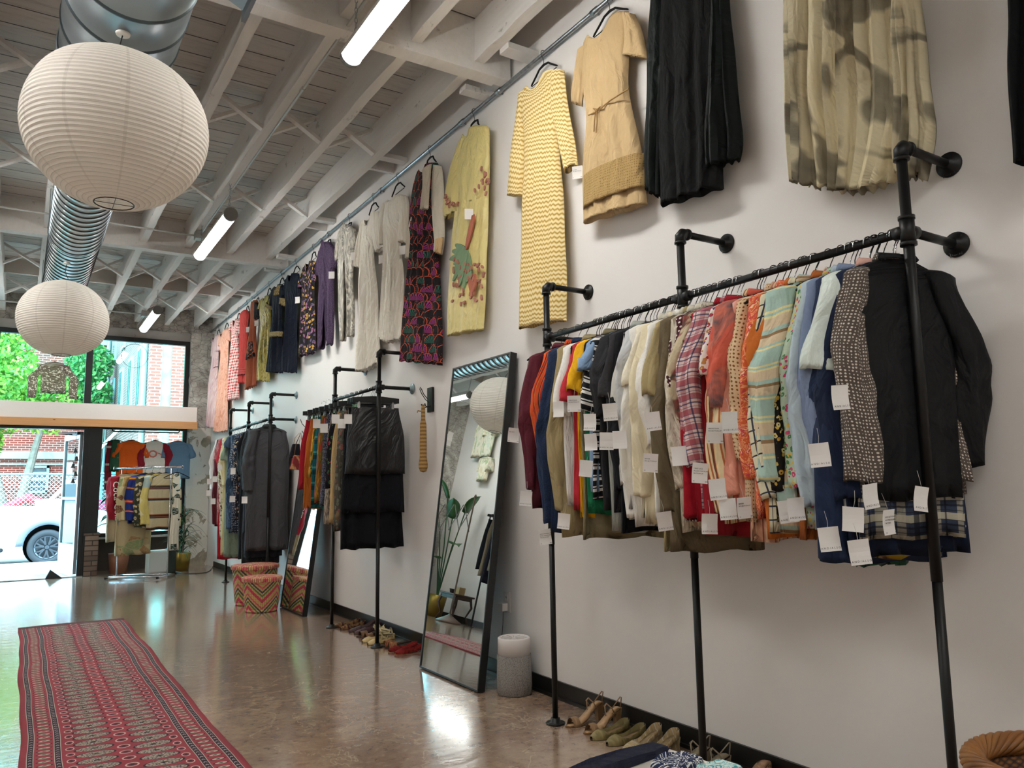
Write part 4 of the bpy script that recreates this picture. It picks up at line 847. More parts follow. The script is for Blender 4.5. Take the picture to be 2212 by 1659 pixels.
# ---- skirts and trousers on the middle rack
G2 = 'skirts and trousers on the middle rack'
def clipped(px, yhem, label, cat, mat, seed, y=None, hw=.2, th=.022, flare=.03, L=None, **k):
    if y is None: y = P(px, 950, 0, 2.225)[1]-.03
    if L is None: L = RZ-.165-P(px+8, yhem, 0, 2.24)[2]
    return garment(k.pop('name', 'skirt'), label, cat, y, k.pop('ang', -.1), L, mat, seed, G2, hw=hw, th=th, flare=flare, straight=True, hang='clip', hgroup='clip hangers on the middle rack', **k)
clipped(745, 1010, 'black leather mini skirt on the near end of the middle rack', 'skirt', CL('#1d1d1f', rough=.32), 401, y=6.03, hw=.235, L=.55, flare=.02, folds=2)
clipped(748, 1185, 'long black skirt under the leather one, hanging lowest', 'skirt', CL('#0e1014'), 402, y=6.10, hw=.235, L=1.15, flare=.03, folds=5, fa=.02)
clipped(748, 1100, 'black midi skirt between leather mini and long skirt', 'skirt', CL('#121319'), 403, y=6.065, hw=.24, L=.86, flare=.025)
t_ = clipped(737, 1108, 'charcoal tweed skirt just behind the black skirts', 'skirt', CL('#2e3134', 'dots', '#7c8084', sc=1.4), 404)
clipped(720, 1148, 'grey green floral long skirt showing at hem', 'skirt', CL('#5c5a50', 'floral', '#a5655c', '#7c7c6a', c4='#8f8a78', sc=.8), 405, y=6.36)
clipped(708, 1130, 'sand beige trousers with tie waist', 'trousers', CL('#c3a878'), 406, name='trousers', th=.03)
clipped(716, 1125, 'brown beige wrap skirt beside the beige trousers', 'skirt', CL('#a18a68'), 4061)
clipped(699, 1055, 'black skirt with embroidered red rose border', 'skirt', CL('#17171f', 'floral', '#b3344a', '#17171f', c4='#3d6b3f', sc=.8), 407)
clipped(688, 1095, 'navy skirt with fine white dots', 'skirt', CL('#1e2236', 'dots', '#b8bcd0', sc=1.6), 408)
clipped(676, 1075, 'indigo skirt with scattered speckles', 'skirt', CL('#2b2e48', 'dots', '#8a8db0', sc=1.9), 409)
clipped(668, 1100, 'teal striped skirt behind the leaf print', 'skirt', CL('#1f6a6c', 'hstripe', '#4fa39a', '#17484c', sc=.6), 410)
clipped(663, 1030, 'yellow skirt with large green leaves', 'skirt', CL('#d9a53c', 'blot', '#2f6a3c', '#274e30', sc=3), 411)
clipped(652, 1100, 'plain orange corduroy skirt', 'skirt', CL('#c9702f'), 412)
clipped(650, 1085, 'scarlet patterned skirt between orange and red', 'skirt', CL('#c23a2c', 'mottle', '#5c6a2c', '#d98a2c'), 413, y=6.86)
clipped(642, 1058, 'deep red skirt at the far end of the middle rack', 'skirt', CL('#a81f30'), 414)
clipped(660, 1130, 'beige skirt with dark botanical hem', 'skirt', CL('#a8998a', 'mottle', '#5a544c', '#c4b6a4'), 415, y=6.6)
# ---- dresses and shirts on the far rack
G3 = 'dresses and shirts on the far rack'
def far(px, ysl, yhem, label, cat, name, mat, seed, y=None, **k):
    if y is None: y = P(px, 1000, 0, 2.235)[1]-.05
    y = min(y, 11.28)
    L = RZ-.088-P(px+6, yhem, 0, 2.26)[2]; sl = max(.15, RZ-.15-P(px+2, ysl, 0, 2.24)[2]) if ysl else 0
    k.setdefault('r0', .05 if sl > .35 else .055); k.setdefault('r1', .045 if sl > .35 else .06)
    return garment(name, label, cat, y, k.pop('ang', -.2), L, mat, seed, G3, sl=sl, hgroup='hangers on the far rack', **k)
far(510, 1062, 1186, 'charcoal grey hooded long dress facing the camera', 'dress', 'dress', CL('#47474a'), 501, y=9.30, hw=.24, th=.05, collar=CL('#3c3c3f'), r0=.062, r1=.055, out=.05, fa=.022)
far(505, 1148, 1200, 'dark denim shirt dress behind the charcoal dress', 'dress', 'dress', CL('#2b3038'), 502, y=9.42, th=.04, fa=.02)
far(500, 1060, 1215, 'long black dress with small speckles beside the baskets', 'dress', 'dress', CL('#17181c', 'tweed', '#3c3c40'), 503, y=9.55, th=.05, fa=.02)
far(500, 880+150, 1205, 'black long dress with red trimmed hem', 'dress', 'dress', CL('#101218'), 504, y=9.72, th=.05, fa=.02)
far(493, 1020, 1120, 'dark blouse with tan and rose flowers', 'blouse', 'blouse', CL('#24242c', 'floral', '#a87c6a', '#5a6a8a', c4='#c9b59a', sc=.9), 505, y=9.92)
far(488, 1040, 1150, 'navy shirt with tiny white print', 'shirt', 'shirt', CL('#20283c', 'dots', '#c9ccd8', sc=.8), 506, y=10.08, collar=True)
far(478, 1140, 1150, 'blue paisley denim jacket on far rack', 'jacket', 'jacket', CL('#3d5670', 'mottle', '#2b3c54', '#5f7a94'), 507, y=10.25)
far(470, 968, 1140, 'slate blue short sleeved dress', 'dress', 'dress', CL('#3e4f66'), 508, y=10.40)
far(464, 1000, 1200, 'sage green long dress on far rack', 'dress', 'dress', CL('#8fa08c'), 509, y=10.52, th=.04)
far(462, 1050, 1195, 'pale yellow pleated long dress', 'dress', 'dress', CL('#e2d3a2'), 510, y=10.66, th=.04)
far(456, 1100, 1160, 'cream blouse with brown flowers', 'blouse', 'blouse', CL('#e3dacb', 'floral', '#7a5a48', '#b8a488', c4='#8a8a5c', sc=.8), 511, y=10.78)
far(452, 1040, 1205, 'bright red long dress on the far rack', 'dress', 'dress', CL('#b82232'), 512, y=10.88)
far(447, 1000, 1130, 'rose printed blouse beside the maroon coat', 'blouse', 'blouse', CL('#d6a09c', 'mottle', '#a8525c', '#e9ccc4'), 513, y=10.98)
far(440, 1130, 1135, 'maroon long coat near the window pier', 'coat', 'coat', CL('#5d2028'), 514, y=11.10, r0=.05, r1=.05)
far(432, 1060, 1100, 'white lace blouse at the window end of the far rack', 'blouse', 'blouse', CL('#e9e4e0', rough=.7), 515, y=11.22, r0=.05, r1=.07, ry=(.05, .08))
for px, py, x, pr, ry_ in [(452, 1040, 2.18, 513, -.4), (450, 1065, 2.18, 512, -.7), (464, 1035, 2.18, 509, -.6), (460, 1083, 2.18, 511, -.5), (475, 1010, 2.2, 508, -.8), (502, 1078, 2.16, 503, -.2), (528, 1080, 2.17, 502, -.4), (503, 1018, 2.2, 505, -.6)]:
    w_ = P(px, py, 0, x); par = min([o for o in bpy.data.objects if o.get('group') == G3], key=lambda o: abs(o.location.y-w_.y)); price_tag(par, w_, ry_, None, size=(.062, .076))
for px, py, x in [(684, 915, 2.15), (700, 925, 2.15), (738, 915, 2.17), (752, 905, 2.2), (725, 905, 2.16)]:
    w_ = P(px, py, 0, x); par = min([o for o in bpy.data.objects if o.get('group') == G2], key=lambda o: abs(o.location.y-w_.y)); price_tag(par, w_, -.3, None)
# ================================================================== dresses hung along the high rail on the right wall
mb = MB().tube([(2.74, YB+.3, 4.04), (2.74, 14.32, 4.04)], .0145, 14)
RA = tag(mb.build('wall_rail', GALV, smooth=True), 'long galvanised conduit rail high on the right wall holding dresses', 'rail')
for y in [.4, 1.9, 3.35, 4.45, 5.0, 6.6, 8.1, 8.35, 9.9, 11.4, 12.9, 14.1]:
    MB().tube([(2.74, y-.03, 4.04), (2.74, y+.03, 4.04)], .019, 14).tube([(2.745, y, 4.03), (2.774, y, 4.03)], .005, 6).tube([(2.735, y, 4.03), (2.735, y, 4.005)], .004, 6).build('rail_bracket', GALV, RA, smooth=True)
def cr(a, b, c, d, t): return .5*((2*b)+(c-a)*t+(2*a-5*b+4*c-d)*t*t+(3*b-a-3*c+d)*t**3)
def cloth_piece(rows, x, th, back=.014, dip=0, nw=.5, hem=0, folds=4, fa=.012, seed=0, nr=None, nc=30, side=1, power=.8, vf=None, vamp=0):
    """rows: (left px, left row, right px, right row) of the photo on the wall-parallel plane x; given true depth, folds and a back"""
    r_ = random.Random(seed); ph = [r_.uniform(0, 6.3) for _ in range(8)]
    A = [P(a, b, 0, x) for a, b, c, d in rows]; B = [P(c, d, 0, x) for a, b, c, d in rows]
    # arc length of the middle line
    M = [(p+q_)/2 for p, q_ in zip(A, B)]; S = [0]
    for i in range(1, len(M)): S.append(S[-1]+(M[i]-M[i-1]).length)
    L = S[-1]; nr = nr or max(10, int(L/.03)); rg, uv = [], []
    for i in range(nr+1):
        s = L*i/nr; k = 0
        while k < len(S)-2 and S[k+1] < s: k += 1
        t = (s-S[k])/max(1e-6, S[k+1]-S[k]); g = lambda Q: Vector([cr(Q[max(k-1, 0)][c], Q[k][c], Q[k+1][c], Q[min(k+2, len(Q)-1)][c], t) for c in range(3)])
        a, b = g(A), g(B); wd = (b-a).length; f = fa*sstep(.03, min(L, .9), s); ring = []
        for j in range(2*nc):
            u = j/(nc-1) if j < nc else 1-(j-nc)/(nc-1); p = a+(b-a)*u; e = max(0, 1-(2*u-1)**2)**(power*.5)
            wv = f*(math.sin(folds*2*math.pi*u+ph[0]+.7*math.sin(2.2*s+ph[4]))+.6*math.sin(folds*3.7*math.pi*u+ph[1]-s)+.4*math.sin(folds*6.3*math.pi*u+ph[2]))+.3*fa*math.sin(9*s+5*u+ph[5])*e
            edge = min(1, 6*min(u, 1-u)+.15)
            d = -(th*e+wv*edge) if j < nc else min(back*e, .05)
            dz = 0
            if dip: dd = max(0, 1-abs(2*u-1)/nw); dz -= dip*math.sin(dd*math.pi/2)*max(0, 1-s/(dip*2.2+.02))*(1 if j < nc else .55)
            if hem: dz -= hem*math.sin(math.pi*u)*sstep(L*.7, L, s)
            dz += f*.5*math.sin(folds*2*math.pi*u+ph[3])*sstep(L*.85, L, s)
            ring.append((min(p.x+d, XW-.004), p.y+(.004*math.sin(13*s+ph[6]))*(1 if u > .5 else -1), p.z+dz)); uv.append((u*wd+(0 if j < nc else .4), s))
        rg.append(ring)
    c = sum((Vector(p) for p in rg[-1]), Vector())/(2*nc)
    rg.append([(c.x+(p[0]-c.x)*.5, c.y+(p[1]-c.y)*.93, p[2]+.03) for p in rg[-1]]); uv += uv[-2*nc:]
    mb = MB(); mb.rings(rg, uvs=uv); return mb
def wall_dress(name, label, cat, mat, body, sleeves=(), smat=None, x=2.705, th=.045, dip=.05, nw=.5, seed=1, folds=4, fa=.012, hang=True, hem=0, stop=None, sfold=2, smth=.035, belt=None, group='dresses hung along the high wall rail'):
    b = cloth_piece(body, x, th, dip=dip, nw=nw, folds=folds, fa=fa, seed=seed, hem=hem).build(name, mat, None, smooth=True)
    tag(b, label, cat, group)
    for i, sl_ in enumerate(sleeves):
        cloth_piece(sl_, x-.012, smth, dip=0, folds=sfold, fa=fa*.6, seed=seed*5+i, nc=16, back=.02).build('sleeve', smat or mat, b, smooth=True)
    if hang:
        y = (P(*body[0][:2], 0, x).y+P(*body[0][2:], 0, x).y)/2
        hanger((2.738, y, 4.04+.003), R(90), 'black slim hanger on the wall rail holding the '+' '.join(label.split()[:7]), 'hangers along the high wall rail', 'slim', 1, min(.2, abs(P(*body[0][:2], 0, x).y-P(*body[0][2:], 0, x).y)/2-.01))
    return b
def wall_tag(par, px, py, x=2.65, ti=None, ry=-.9): return price_tag(par, P(px, py, 0, x), ry, ti)
CREAM = CL('#ece3cf', 'mottle', '#e2d8c2', '#f1ead9')
d = wall_dress('dress', 'tan linen dress with short sleeves, tied waist and lace band hem', 'dress', CL('#c8ac80'), [(1270, 92, 1350, 24), (1262, 112, 1362, 34), (1264, 189, 1358, 135), (1271, 247, 1358, 192), (1266, 321, 1379, 290), (1263, 400, 1392, 370), (1263, 484, 1400, 442)],
    [[(1252, 114, 1276, 96), (1243, 169, 1265, 158), (1239, 205, 1260, 200), (1241, 222, 1256, 231)], [(1346, 30, 1372, 30), (1352, 81, 1388, 72), (1347, 118, 1399, 130)]], th=.06, dip=.075, nw=.62, seed=3, folds=3, fa=.009)
BE = CL('#a88a5c', 'knit', '#c8ac80', '#b89a6c')
cloth_piece([(1265, 385, 1393, 330), (1264, 455, 1399, 405)], 2.697, .066, folds=3, fa=.006, seed=3, nr=6).build('lace_band', CL('#b0925f', 'dots', '#8d7145', sc=1.3), d, smooth=True)
tb = MB()
pts = [P(x_, y_, 0, 2.632) for x_, y_ in ((1271, 249), (1290, 240), (1320, 216), (1358, 192))]; tb.tube(pts, .004, 6)
for q_ in ([(1287, 240), (1284, 260), (1283, 284)], [(1289, 240), (1290, 262), (1288, 287)], [(1287, 240), (1281, 234), (1290, 236), (1297, 230), (1289, 240)]): tb.tube([P(a, b, 0, 2.628) for a, b in q_], .0035, 6)
tb.build('waist_tie', CL('#9b7a4c'), d)
d = wall_dress('dress', 'yellow crochet zigzag long sleeved maxi dress', 'dress', CL('#ecd28c', 'knit', '#f6eac2', '#bf9a52'), [(1137, 196, 1197, 150), (1124, 208, 1214, 150), (1133, 270, 1206, 220), (1136, 304, 1207, 290), (1132, 400, 1214, 380), (1128, 500, 1220, 480), (1125, 620, 1224, 600), (1122, 712, 1225, 692)],
    [[(1123, 207, 1140, 196), (1116, 270, 1133, 270), (1106, 338, 1134, 344), (1098, 424, 1130, 425)], [(1196, 156, 1217, 152), (1192, 230, 1226, 216), (1206, 290, 1240, 302), (1222, 375, 1249, 356)]], th=.05, dip=.07, nw=.6, seed=5, folds=3, fa=.008)
wall_tag(d, 1247, 372, 2.66, 2)
d = wall_dress('robe', 'pale yellow embroidered kimono style gown with peacock motif', 'gown', CL('#dfcf8a', rough=.45), [(1003, 299, 1031, 272), (997, 308, 1056, 273), (989, 360, 1058, 320), (987, 440, 1057, 410), (980, 520, 1054, 500), (973, 620, 1051, 600), (968, 728, 1046, 713)],
    [[(996, 308, 1012, 296), (981, 350, 997, 345), (967, 398, 993, 385), (958, 458, 994, 447), (965, 474, 992, 455)], [(1022, 282, 1057, 275), (1022, 365, 1057, 338), (1011, 425, 1050, 412), (1014, 438, 1035, 436)]], th=.05, dip=.06, nw=.5, seed=7, folds=3, fa=.009)
em = MB(); tx = 2.625; r_ = random.Random(4)
LQ = [0]
def leafq(mb, c, ang, l, w, x=None):
    n = 8; u = Vector((0, -math.cos(ang), math.sin(ang))); v = Vector((0, math.sin(ang), math.cos(ang))); pts = [c+u*(l*(.5-.5*math.cos(math.pi*i/n)))+v*(w*math.sin(math.pi*i/n)) for i in range(n+1)]+[c+u*(l*(.5-.5*math.cos(math.pi*i/n)))-v*(w*math.sin(math.pi*i/n)) for i in range(n-1, 0, -1)]
    LQ[0] += 1; e = Vector((-.0007*(LQ[0] % 9), 0, 0)); mb.prism([p_+e for p_ in pts], (.012, 0, 0))
root = P(1010, 545, 0, 2.638)
for k in range(11): em.m = 0; leafq(em, root, R(150+k*13), .22+.03*(k % 3), .026)
em.m = 1; leafq(em, P(1006, 540, 0, 2.634), R(62), .26, .030); leafq(em, P(1018, 495, 0, 2.634), R(80), .10, .012); leafq(em, P(1018, 640, 0, 2.636), R(70), .16, .03); leafq(em, P(1022, 640, 0, 2.636), R(110), .15, .028); leafq(em, P(1014, 640, 0, 2.636), R(40), .13, .024)
em.m = 2
for k in range(46):
    c = P(976+r_.random()*68, 560+r_.random()*95, 0, 2.632); leafq(em, c, r_.uniform(0, 6), .035, .010)
for k in range(26):
    c = P(962+r_.random()*26, 400+r_.random()*45, 0, 2.642) if k % 2 else P(1024+r_.random()*28, 365+r_.random()*50, 0, 2.632); leafq(em, c, r_.uniform(0, 6), .035, .009)
em.build('embroidery', [CL('#7f9a78'), CL('#b8705a'), CL('#b07a68')], d)
wall_tag(d, 1013, 462, 2.62, None, -.5)
d = wall_dress('dress', 'black maxi dress with magenta and orange fan print and cream sleeve', 'dress', CL('#211c20', 'fans', '#c4553a', '#a03a86', c4='#2f6a5c', sc=1.25), [(908, 372, 936, 352), (902, 380, 949, 357), (892, 418, 947, 410), (887, 484, 940, 486), (890, 520, 944, 520), (880, 620, 952, 620), (871, 700, 956, 700), (863, 780, 957, 788)],
    [[(940, 358, 954, 358), (936, 400, 957, 385), (936, 473, 960, 455), (941, 525, 960, 512), (944, 540, 953, 552)], [(893, 470, 898, 470), (884, 510, 892, 500), (881, 560, 890, 560)]], smat=CL('#e6ddcb', rough=.6, alpha=.88), th=.05, dip=.05, seed=9, folds=5, fa=.014)
cloth_piece([(912, 368, 932, 354), (913, 400, 929, 390), (909, 455, 926, 450)], 2.63, .012, seed=2, nc=10).build('neck_tie', CL('#cfc3ae'), d, smooth=True)
cloth_piece([(941, 520, 958, 512), (945, 545, 952, 548)], 2.66, .02, seed=3, nc=10).build('cuff', CL('#d9b98a'), d, smooth=True)
SHW = cloth('#ece5d6', 'vstripe', '#f8f3e8', '#ece5d6', c4='#f4eee0', sc=1.4, rough=.7)
d = wall_dress('dress', 'sheer cream pleated gown with long sleeve, beside the fan print dress', 'dress', SHW, [(838, 436, 868, 420), (829, 442, 880, 422), (828, 475, 877, 462), (833, 520, 866, 512), (831, 600, 873, 600), (826, 680, 872, 680), (823, 727, 872, 730)],
    [[(867, 424, 882, 424), (868, 470, 884, 458), (866, 524, 877, 523)], [(829, 442, 838, 438), (823, 480, 832, 480), (826, 530, 832, 530)]], th=.045, dip=.03, seed=11, folds=7, fa=.016, hem=.05)
wall_tag(d, 869, 540, 2.66, None)
d = wall_dress('dress', 'cream lace gown with deep V yoke and elbow sleeves', 'dress', SHW, [(789, 478, 812, 458), (783, 484, 820, 458), (780, 512, 816, 495), (783, 556, 808, 543), (781, 640, 816, 630), (775, 740, 820, 730), (770, 800, 823, 782)],
    [[(782, 482, 791, 476), (770, 540, 783, 530), (767, 572, 780, 580)], [(806, 459, 821, 457), (807, 510, 829, 498), (813, 546, 832, 536)]], th=.045, dip=.09, nw=.6, seed=13, folds=6, fa=.016, hem=.04)
wall_tag(d, 824, 560, 2.66, None)
d = wall_dress('dress', 'grey and ivory marbled velvet gown with high neck', 'dress', CL('#d9d4c6', 'mottle', '#8c8980', '#e8e4d8', sc=.8), [(745, 490, 753, 485), (736, 500, 765, 494), (732, 536, 767, 530), (734, 599, 763, 594), (737, 680, 766, 670), (739, 739, 766, 725)],
    [[(735, 500, 741, 500), (728, 540, 735, 540), (729, 565, 735, 562)], [(761, 495, 768, 494), (763, 520, 773, 518), (762, 540, 767, 540)]], th=.045, dip=-.03, seed=15, folds=3, fa=.01)
wall_tag(d, 763, 553, 2.65, None)
d = wall_dress('dress', 'deep purple tweed gown with stand collar', 'dress', CL('#3a2c44', 'tweed', '#5d4a66', sc=.8), [(698, 531, 711, 522), (692, 545, 722, 533), (686, 575, 725, 556), (692, 609, 721, 602), (690, 680, 723, 670), (692, 756, 720, 744)],
    [[(692, 545, 697, 540), (686, 575, 692, 573), (687, 596, 693, 596)], [(718, 533, 724, 536), (720, 560, 728, 556), (718, 582, 725, 580)]], th=.05, dip=-.04, nw=.4, seed=17, folds=3, fa=.012)
wall_tag(d, 716, 594, 2.65, None, -.6)
d = wall_dress('dress', 'black V neck dress with scattered yellow and pink flowers', 'dress', CL('#1f1b20', 'floral', '#c9a052', '#9c6a88', c4='#6a5a78', sc=.75), [(665, 571, 678, 563), (659, 580, 684, 566), (654, 605, 682, 598), (655, 633, 679, 630), (651, 700, 681, 692), (646, 772, 683, 762)],
    [[(659, 580, 664, 576), (650, 608, 657, 606), (649, 624, 655, 622)], [(679, 566, 685, 568), (680, 590, 685, 588)]], th=.045, dip=.12, nw=.5, seed=19, folds=3, fa=.012)
NAVY = CL('#0e1526', rough=.75)
d = wall_dress('dress', 'navy velvet gown with flutter sleeve and gathered waist', 'dress', NAVY, [(626, 595, 643, 590), (620, 606, 648, 597), (619, 640, 645, 632), (622, 667, 641, 665), (618, 720, 642, 718), (612, 801, 642, 806)],
    [[(619, 606, 626, 602), (614, 640, 621, 640)], [(643, 597, 649, 598), (644, 620, 650, 618), (643, 643, 650, 642)]], th=.05, dip=.10, nw=.4, seed=21, folds=6, fa=.016)
wall_tag(d, 642, 648, 2.65, None)
d = wall_dress('dress', 'navy velvet gown with gold lace yoke, cuffs and waist band', 'dress', NAVY, [(597, 620, 610, 614), (591, 626, 615, 620), (590, 655, 612, 648), (591, 686, 610, 685), (586, 730, 610, 727), (578, 803, 611, 806)],
    [[(591, 626, 597, 624), (584, 645, 592, 642), (580, 660, 590, 666)], [(611, 620, 616, 622), (610, 640, 617, 640), (609, 648, 617, 658)]], th=.05, dip=.06, seed=23, folds=6, fa=.015)
GOLD = CL('#8f7c52', 'dots', '#c9b688', sc=1)
cloth_piece([(586, 719, 611, 716), (585, 729, 611, 727)], 2.70, .066, seed=23, folds=6, fa=.012, nr=5).build('lace_band', GOLD, d, smooth=True)
cloth_piece([(596, 622, 609, 616), (597, 640, 607, 637)], 2.685, .045, seed=2, nr=5, dip=.05).build('lace_yoke', GOLD, d, smooth=True)
cloth_piece([(578, 652, 588, 662), (577, 660, 590, 670)], 2.68, .04, seed=2, nr=4).build('lace_cuff', GOLD, d, smooth=True)
cloth_piece([(607, 643, 617, 645), (609, 655, 618, 662)], 2.68, .04, seed=2, nr=4).build('lace_cuff', GOLD, d, smooth=True)
d = wall_dress('dress', 'chartreuse gold crushed velvet gown', 'dress', CL('#8f8128', 'mottle', '#c2b04c', '#746a20', rough=.4), [(571, 645, 582, 638), (564, 650, 587, 641), (563, 675, 585, 668), (566, 705, 585, 705), (561, 760, 584, 755), (559, 823, 583, 825)],
    [[(563, 650, 569, 648), (560, 668, 566, 668)], [(582, 641, 588, 643), (583, 658, 588, 660)]], th=.045, dip=.06, seed=25, folds=5, fa=.014)
d = wall_dress('dress', 'rust brown gown with black puff sleeve', 'dress', CL('#a8593c'), [(548, 652, 556, 648), (545, 657, 558, 653), (545, 690, 556, 688), (543, 714, 553, 714), (537, 770, 555, 765), (532, 843, 554, 832)],
    [[(553, 652, 558, 654), (551, 675, 563, 670), (553, 688, 558, 690)]], smat=CL('#17161a'), th=.045, dip=.03, seed=27, folds=5, fa=.016)
wall_tag(d, 553, 698, 2.64, None); cloth_piece([(541, 740, 548, 738), (535, 780, 551, 770)], 2.68, .045, seed=3).build('black_lace_panel', CL('#1d1517', 'floral', '#a8593c', '#1d1517', c4='#a8593c'), d, smooth=True)
d = wall_dress('dress', 'plain red high neck gown with dark embroidered hem', 'dress', CL('#c23a34'), [(526, 674, 534, 669), (520, 682, 537, 678), (520, 720, 535, 715), (520, 760, 535, 757), (518, 800, 535, 797), (517, 828, 534, 828)], [], th=.04, dip=0, seed=29, folds=4, fa=.01)
wall_tag(d, 535, 712, 2.64, None)
cloth_piece([(518, 797, 535, 795), (517, 812, 535, 810)], 2.698, .05, seed=29, folds=4, fa=.01, nr=4).build('hem_band', CL('#c23a34', 'hstripe', '#2a2630', '#c23a34', c4='#2a2630', sc=1.2), d, smooth=True)
d = wall_dress('dress', 'red and white gingham dress with puff sleeve', 'dress', CL('#f0e8e2', 'gingham', '#c83a34', sc=.8), [(507, 693, 515, 688), (503, 697, 518, 690), (503, 715, 517, 712), (502, 736, 516, 732), (497, 800, 517, 795), (494, 866, 517, 861)],
    [[(501, 697, 506, 695), (498, 715, 503, 715)], [(514, 690, 519, 692), (512, 712, 519, 712), (510, 722, 515, 725)]], th=.045, dip=.10, nw=.6, seed=31, folds=4, fa=.012)
d = wall_dress('dress', 'peach lace gown with long gathered skirt', 'dress', CL('#e2a68c', 'mottle', '#eab9a2', '#d69478', rough=.7), [(480, 722, 490, 712), (476, 727, 496, 710), (478, 750, 494, 745), (480, 772, 493, 772), (473, 850, 492, 845), (466, 930, 492, 930)],
    [[(475, 727, 481, 725), (474, 748, 480, 748)], [(491, 711, 497, 714), (493, 732, 499, 738)]], th=.05, dip=.09, seed=33, folds=5, fa=.018, hem=.03)
d = wall_dress('dress', 'blush tulle gown with sheer sleeves, last on the rail by the window', 'dress', CL('#e3c3c0', 'vstripe', '#ecd5d4', '#d9b2b4', c4='#e8cfd6', rough=.7), [(464, 731, 471, 726), (462, 736, 475, 724), (461, 765, 473, 760), (460, 794, 471, 792), (454, 860, 470, 855), (450, 916, 469, 922)],
    [[(461, 736, 465, 733), (459, 770, 463, 770)], [(471, 725, 476, 727), (470, 760, 476, 758)]], th=.05, dip=.09, seed=35, folds=5, fa=.018, hem=.04)
MB().tube([P(461, 795, 0, 2.64), P(464, 793, 0, 2.63), P(471, 792, 0, 2.64)], .006, 6).build('waist_ribbon', CL('#6a3038'), d)
d = wall_dress('dress', 'long black gown with loose chiffon sides, cut by the top of the frame', 'dress', CL('#08090a'), [(1455, -115, 1520, -175), (1440, -92, 1545, -165), (1432, -20, 1556, -60), (1430, 60, 1556, 30), (1428, 184, 1560, 150), (1429, 330, 1562, 290), (1431, 447, 1564, 406)], [], th=.06, dip=.06, seed=37, folds=3, fa=.012)
cloth_piece([(1412, -60, 1432, -60), (1404, 100, 1440, 90), (1400, 300, 1430, 290), (1402, 410, 1428, 428)], 2.70, .04, seed=4, folds=3, fa=.016, nc=18).build('chiffon_side', CL('#07110f', rough=.6), d, smooth=True)
cloth_piece([(1545, -140, 1566, -140), (1545, 0, 1577, 0), (1540, 150, 1590, 150), (1532, 260, 1605, 286), (1537, 364, 1600, 345)], 2.70, .055, seed=6, folds=4, fa=.018, nc=22).build('chiffon_side', CL('#07110f', rough=.6), d, smooth=True)
d = wall_dress('dress', 'sheer cream gown with large grey flower print, cut by the frame top', 'dress', CL('#ddd0ab', 'blot', '#6e6552', '#857c68', sc=.8, rough=.7), [(1758, -275, 1900, -395), (1740, -240, 1925, -370), (1725, -120, 1945, -180), (1716, 0, 1985, 0), (1718, 150, 1990, 130), (1730, 300, 1980, 290), (1752, 392, 1935, 392)], [], th=.065, dip=.08, seed=41, folds=8, fa=.020, hem=.05)
cloth_piece([(1702, -100, 1745, -110), (1699, 0, 1760, 0), (1703, 180, 1765, 170), (1707, 300, 1772, 290), (1711, 392, 1775, 408)], 2.69, .06, seed=8, folds=4, fa=.018, nc=22).build('overlay_panel', CL('#cfc3a2', 'blot', '#6a6354', '#7d7666', sc=1.1, rough=.7), d, smooth=True)
cloth_piece([(1930, -150, 1970, -170), (1935, 0, 1989, 0), (1937, 150, 2008, 150), (1938, 260, 2022, 266), (1940, 340, 2014, 330), (1950, 384, 2002, 388)], 2.69, .06, seed=9, folds=4, fa=.018, nc=22).build('overlay_panel', CL('#cfc3a2', 'blot', '#6a6354', '#8a8270', sc=1.1, rough=.7), d, smooth=True)
wall_dress('trousers', 'black velvet garment at the right edge of the frame', 'gown', CL('#06080a'), [(2172, -480, 2330, -620), (2160, -300, 2340, -420), (2178, 0, 2320, -20), (2184, 150, 2310, 140), (2192, 356, 2300, 350)], [], th=.06, seed=43, folds=2, dip=.05)
# ================================================================== leaning mirrors
def mirror(y0, y1, x, lean, H_, label):
    T = empty('leaning_mirror', (x, y0, 0.0015), 0, label, 'mirror', 'black framed mirrors leaning on the wall'); l = R(lean); w = y1-y0
    sv = Vector((math.sin(l), 0, math.cos(l))); nv = Vector((math.cos(l), 0, -math.sin(l)))      # nv points back to the wall
    lift = .05*math.sin(l)
    def q(a, b, c): return Vector((0, a, lift))+sv*b+nv*c
    def bx(mb, a0, a1, b0, b1, c0, c1):
        v = [q(a, b, c) for c in (c0, c1) for b in (b0, b1) for a in (a0, a1)]; mb.add(v, [(0, 1, 3, 2), (4, 6, 7, 5), (0, 4, 5, 1), (2, 3, 7, 6), (0, 2, 6, 4), (1, 5, 7, 3)])
    f = 0.011; mb = MB()
    bx(mb, 0, f, 0, H_, 0, .05); bx(mb, w-f, w, 0, H_, 0, .05); bx(mb, f, w-f, 0, f, 0, .05); bx(mb, f, w-f, H_-f, H_, 0, .05); bx(mb, f, w-f, f, H_-f, .03, .045)
    mb.build('mirror_frame', plain('mirror_frame_black', '#151617', .45), T)
    mb = MB(); bx(mb, f, w-f, f, H_-f, .006, .012); mb.build('mirror_glass', plain('mirror_silver', '#f0f6f6', .005, 1), T)
mirror(4.29, 5.11, 2.43, 7.4, 2.14, 'tall black framed mirror leaning on the wall beside the near rack')
mirror(7.77, 8.55, 2.43, 7.2, 2.12, 'tall black framed mirror leaning behind the woven baskets')
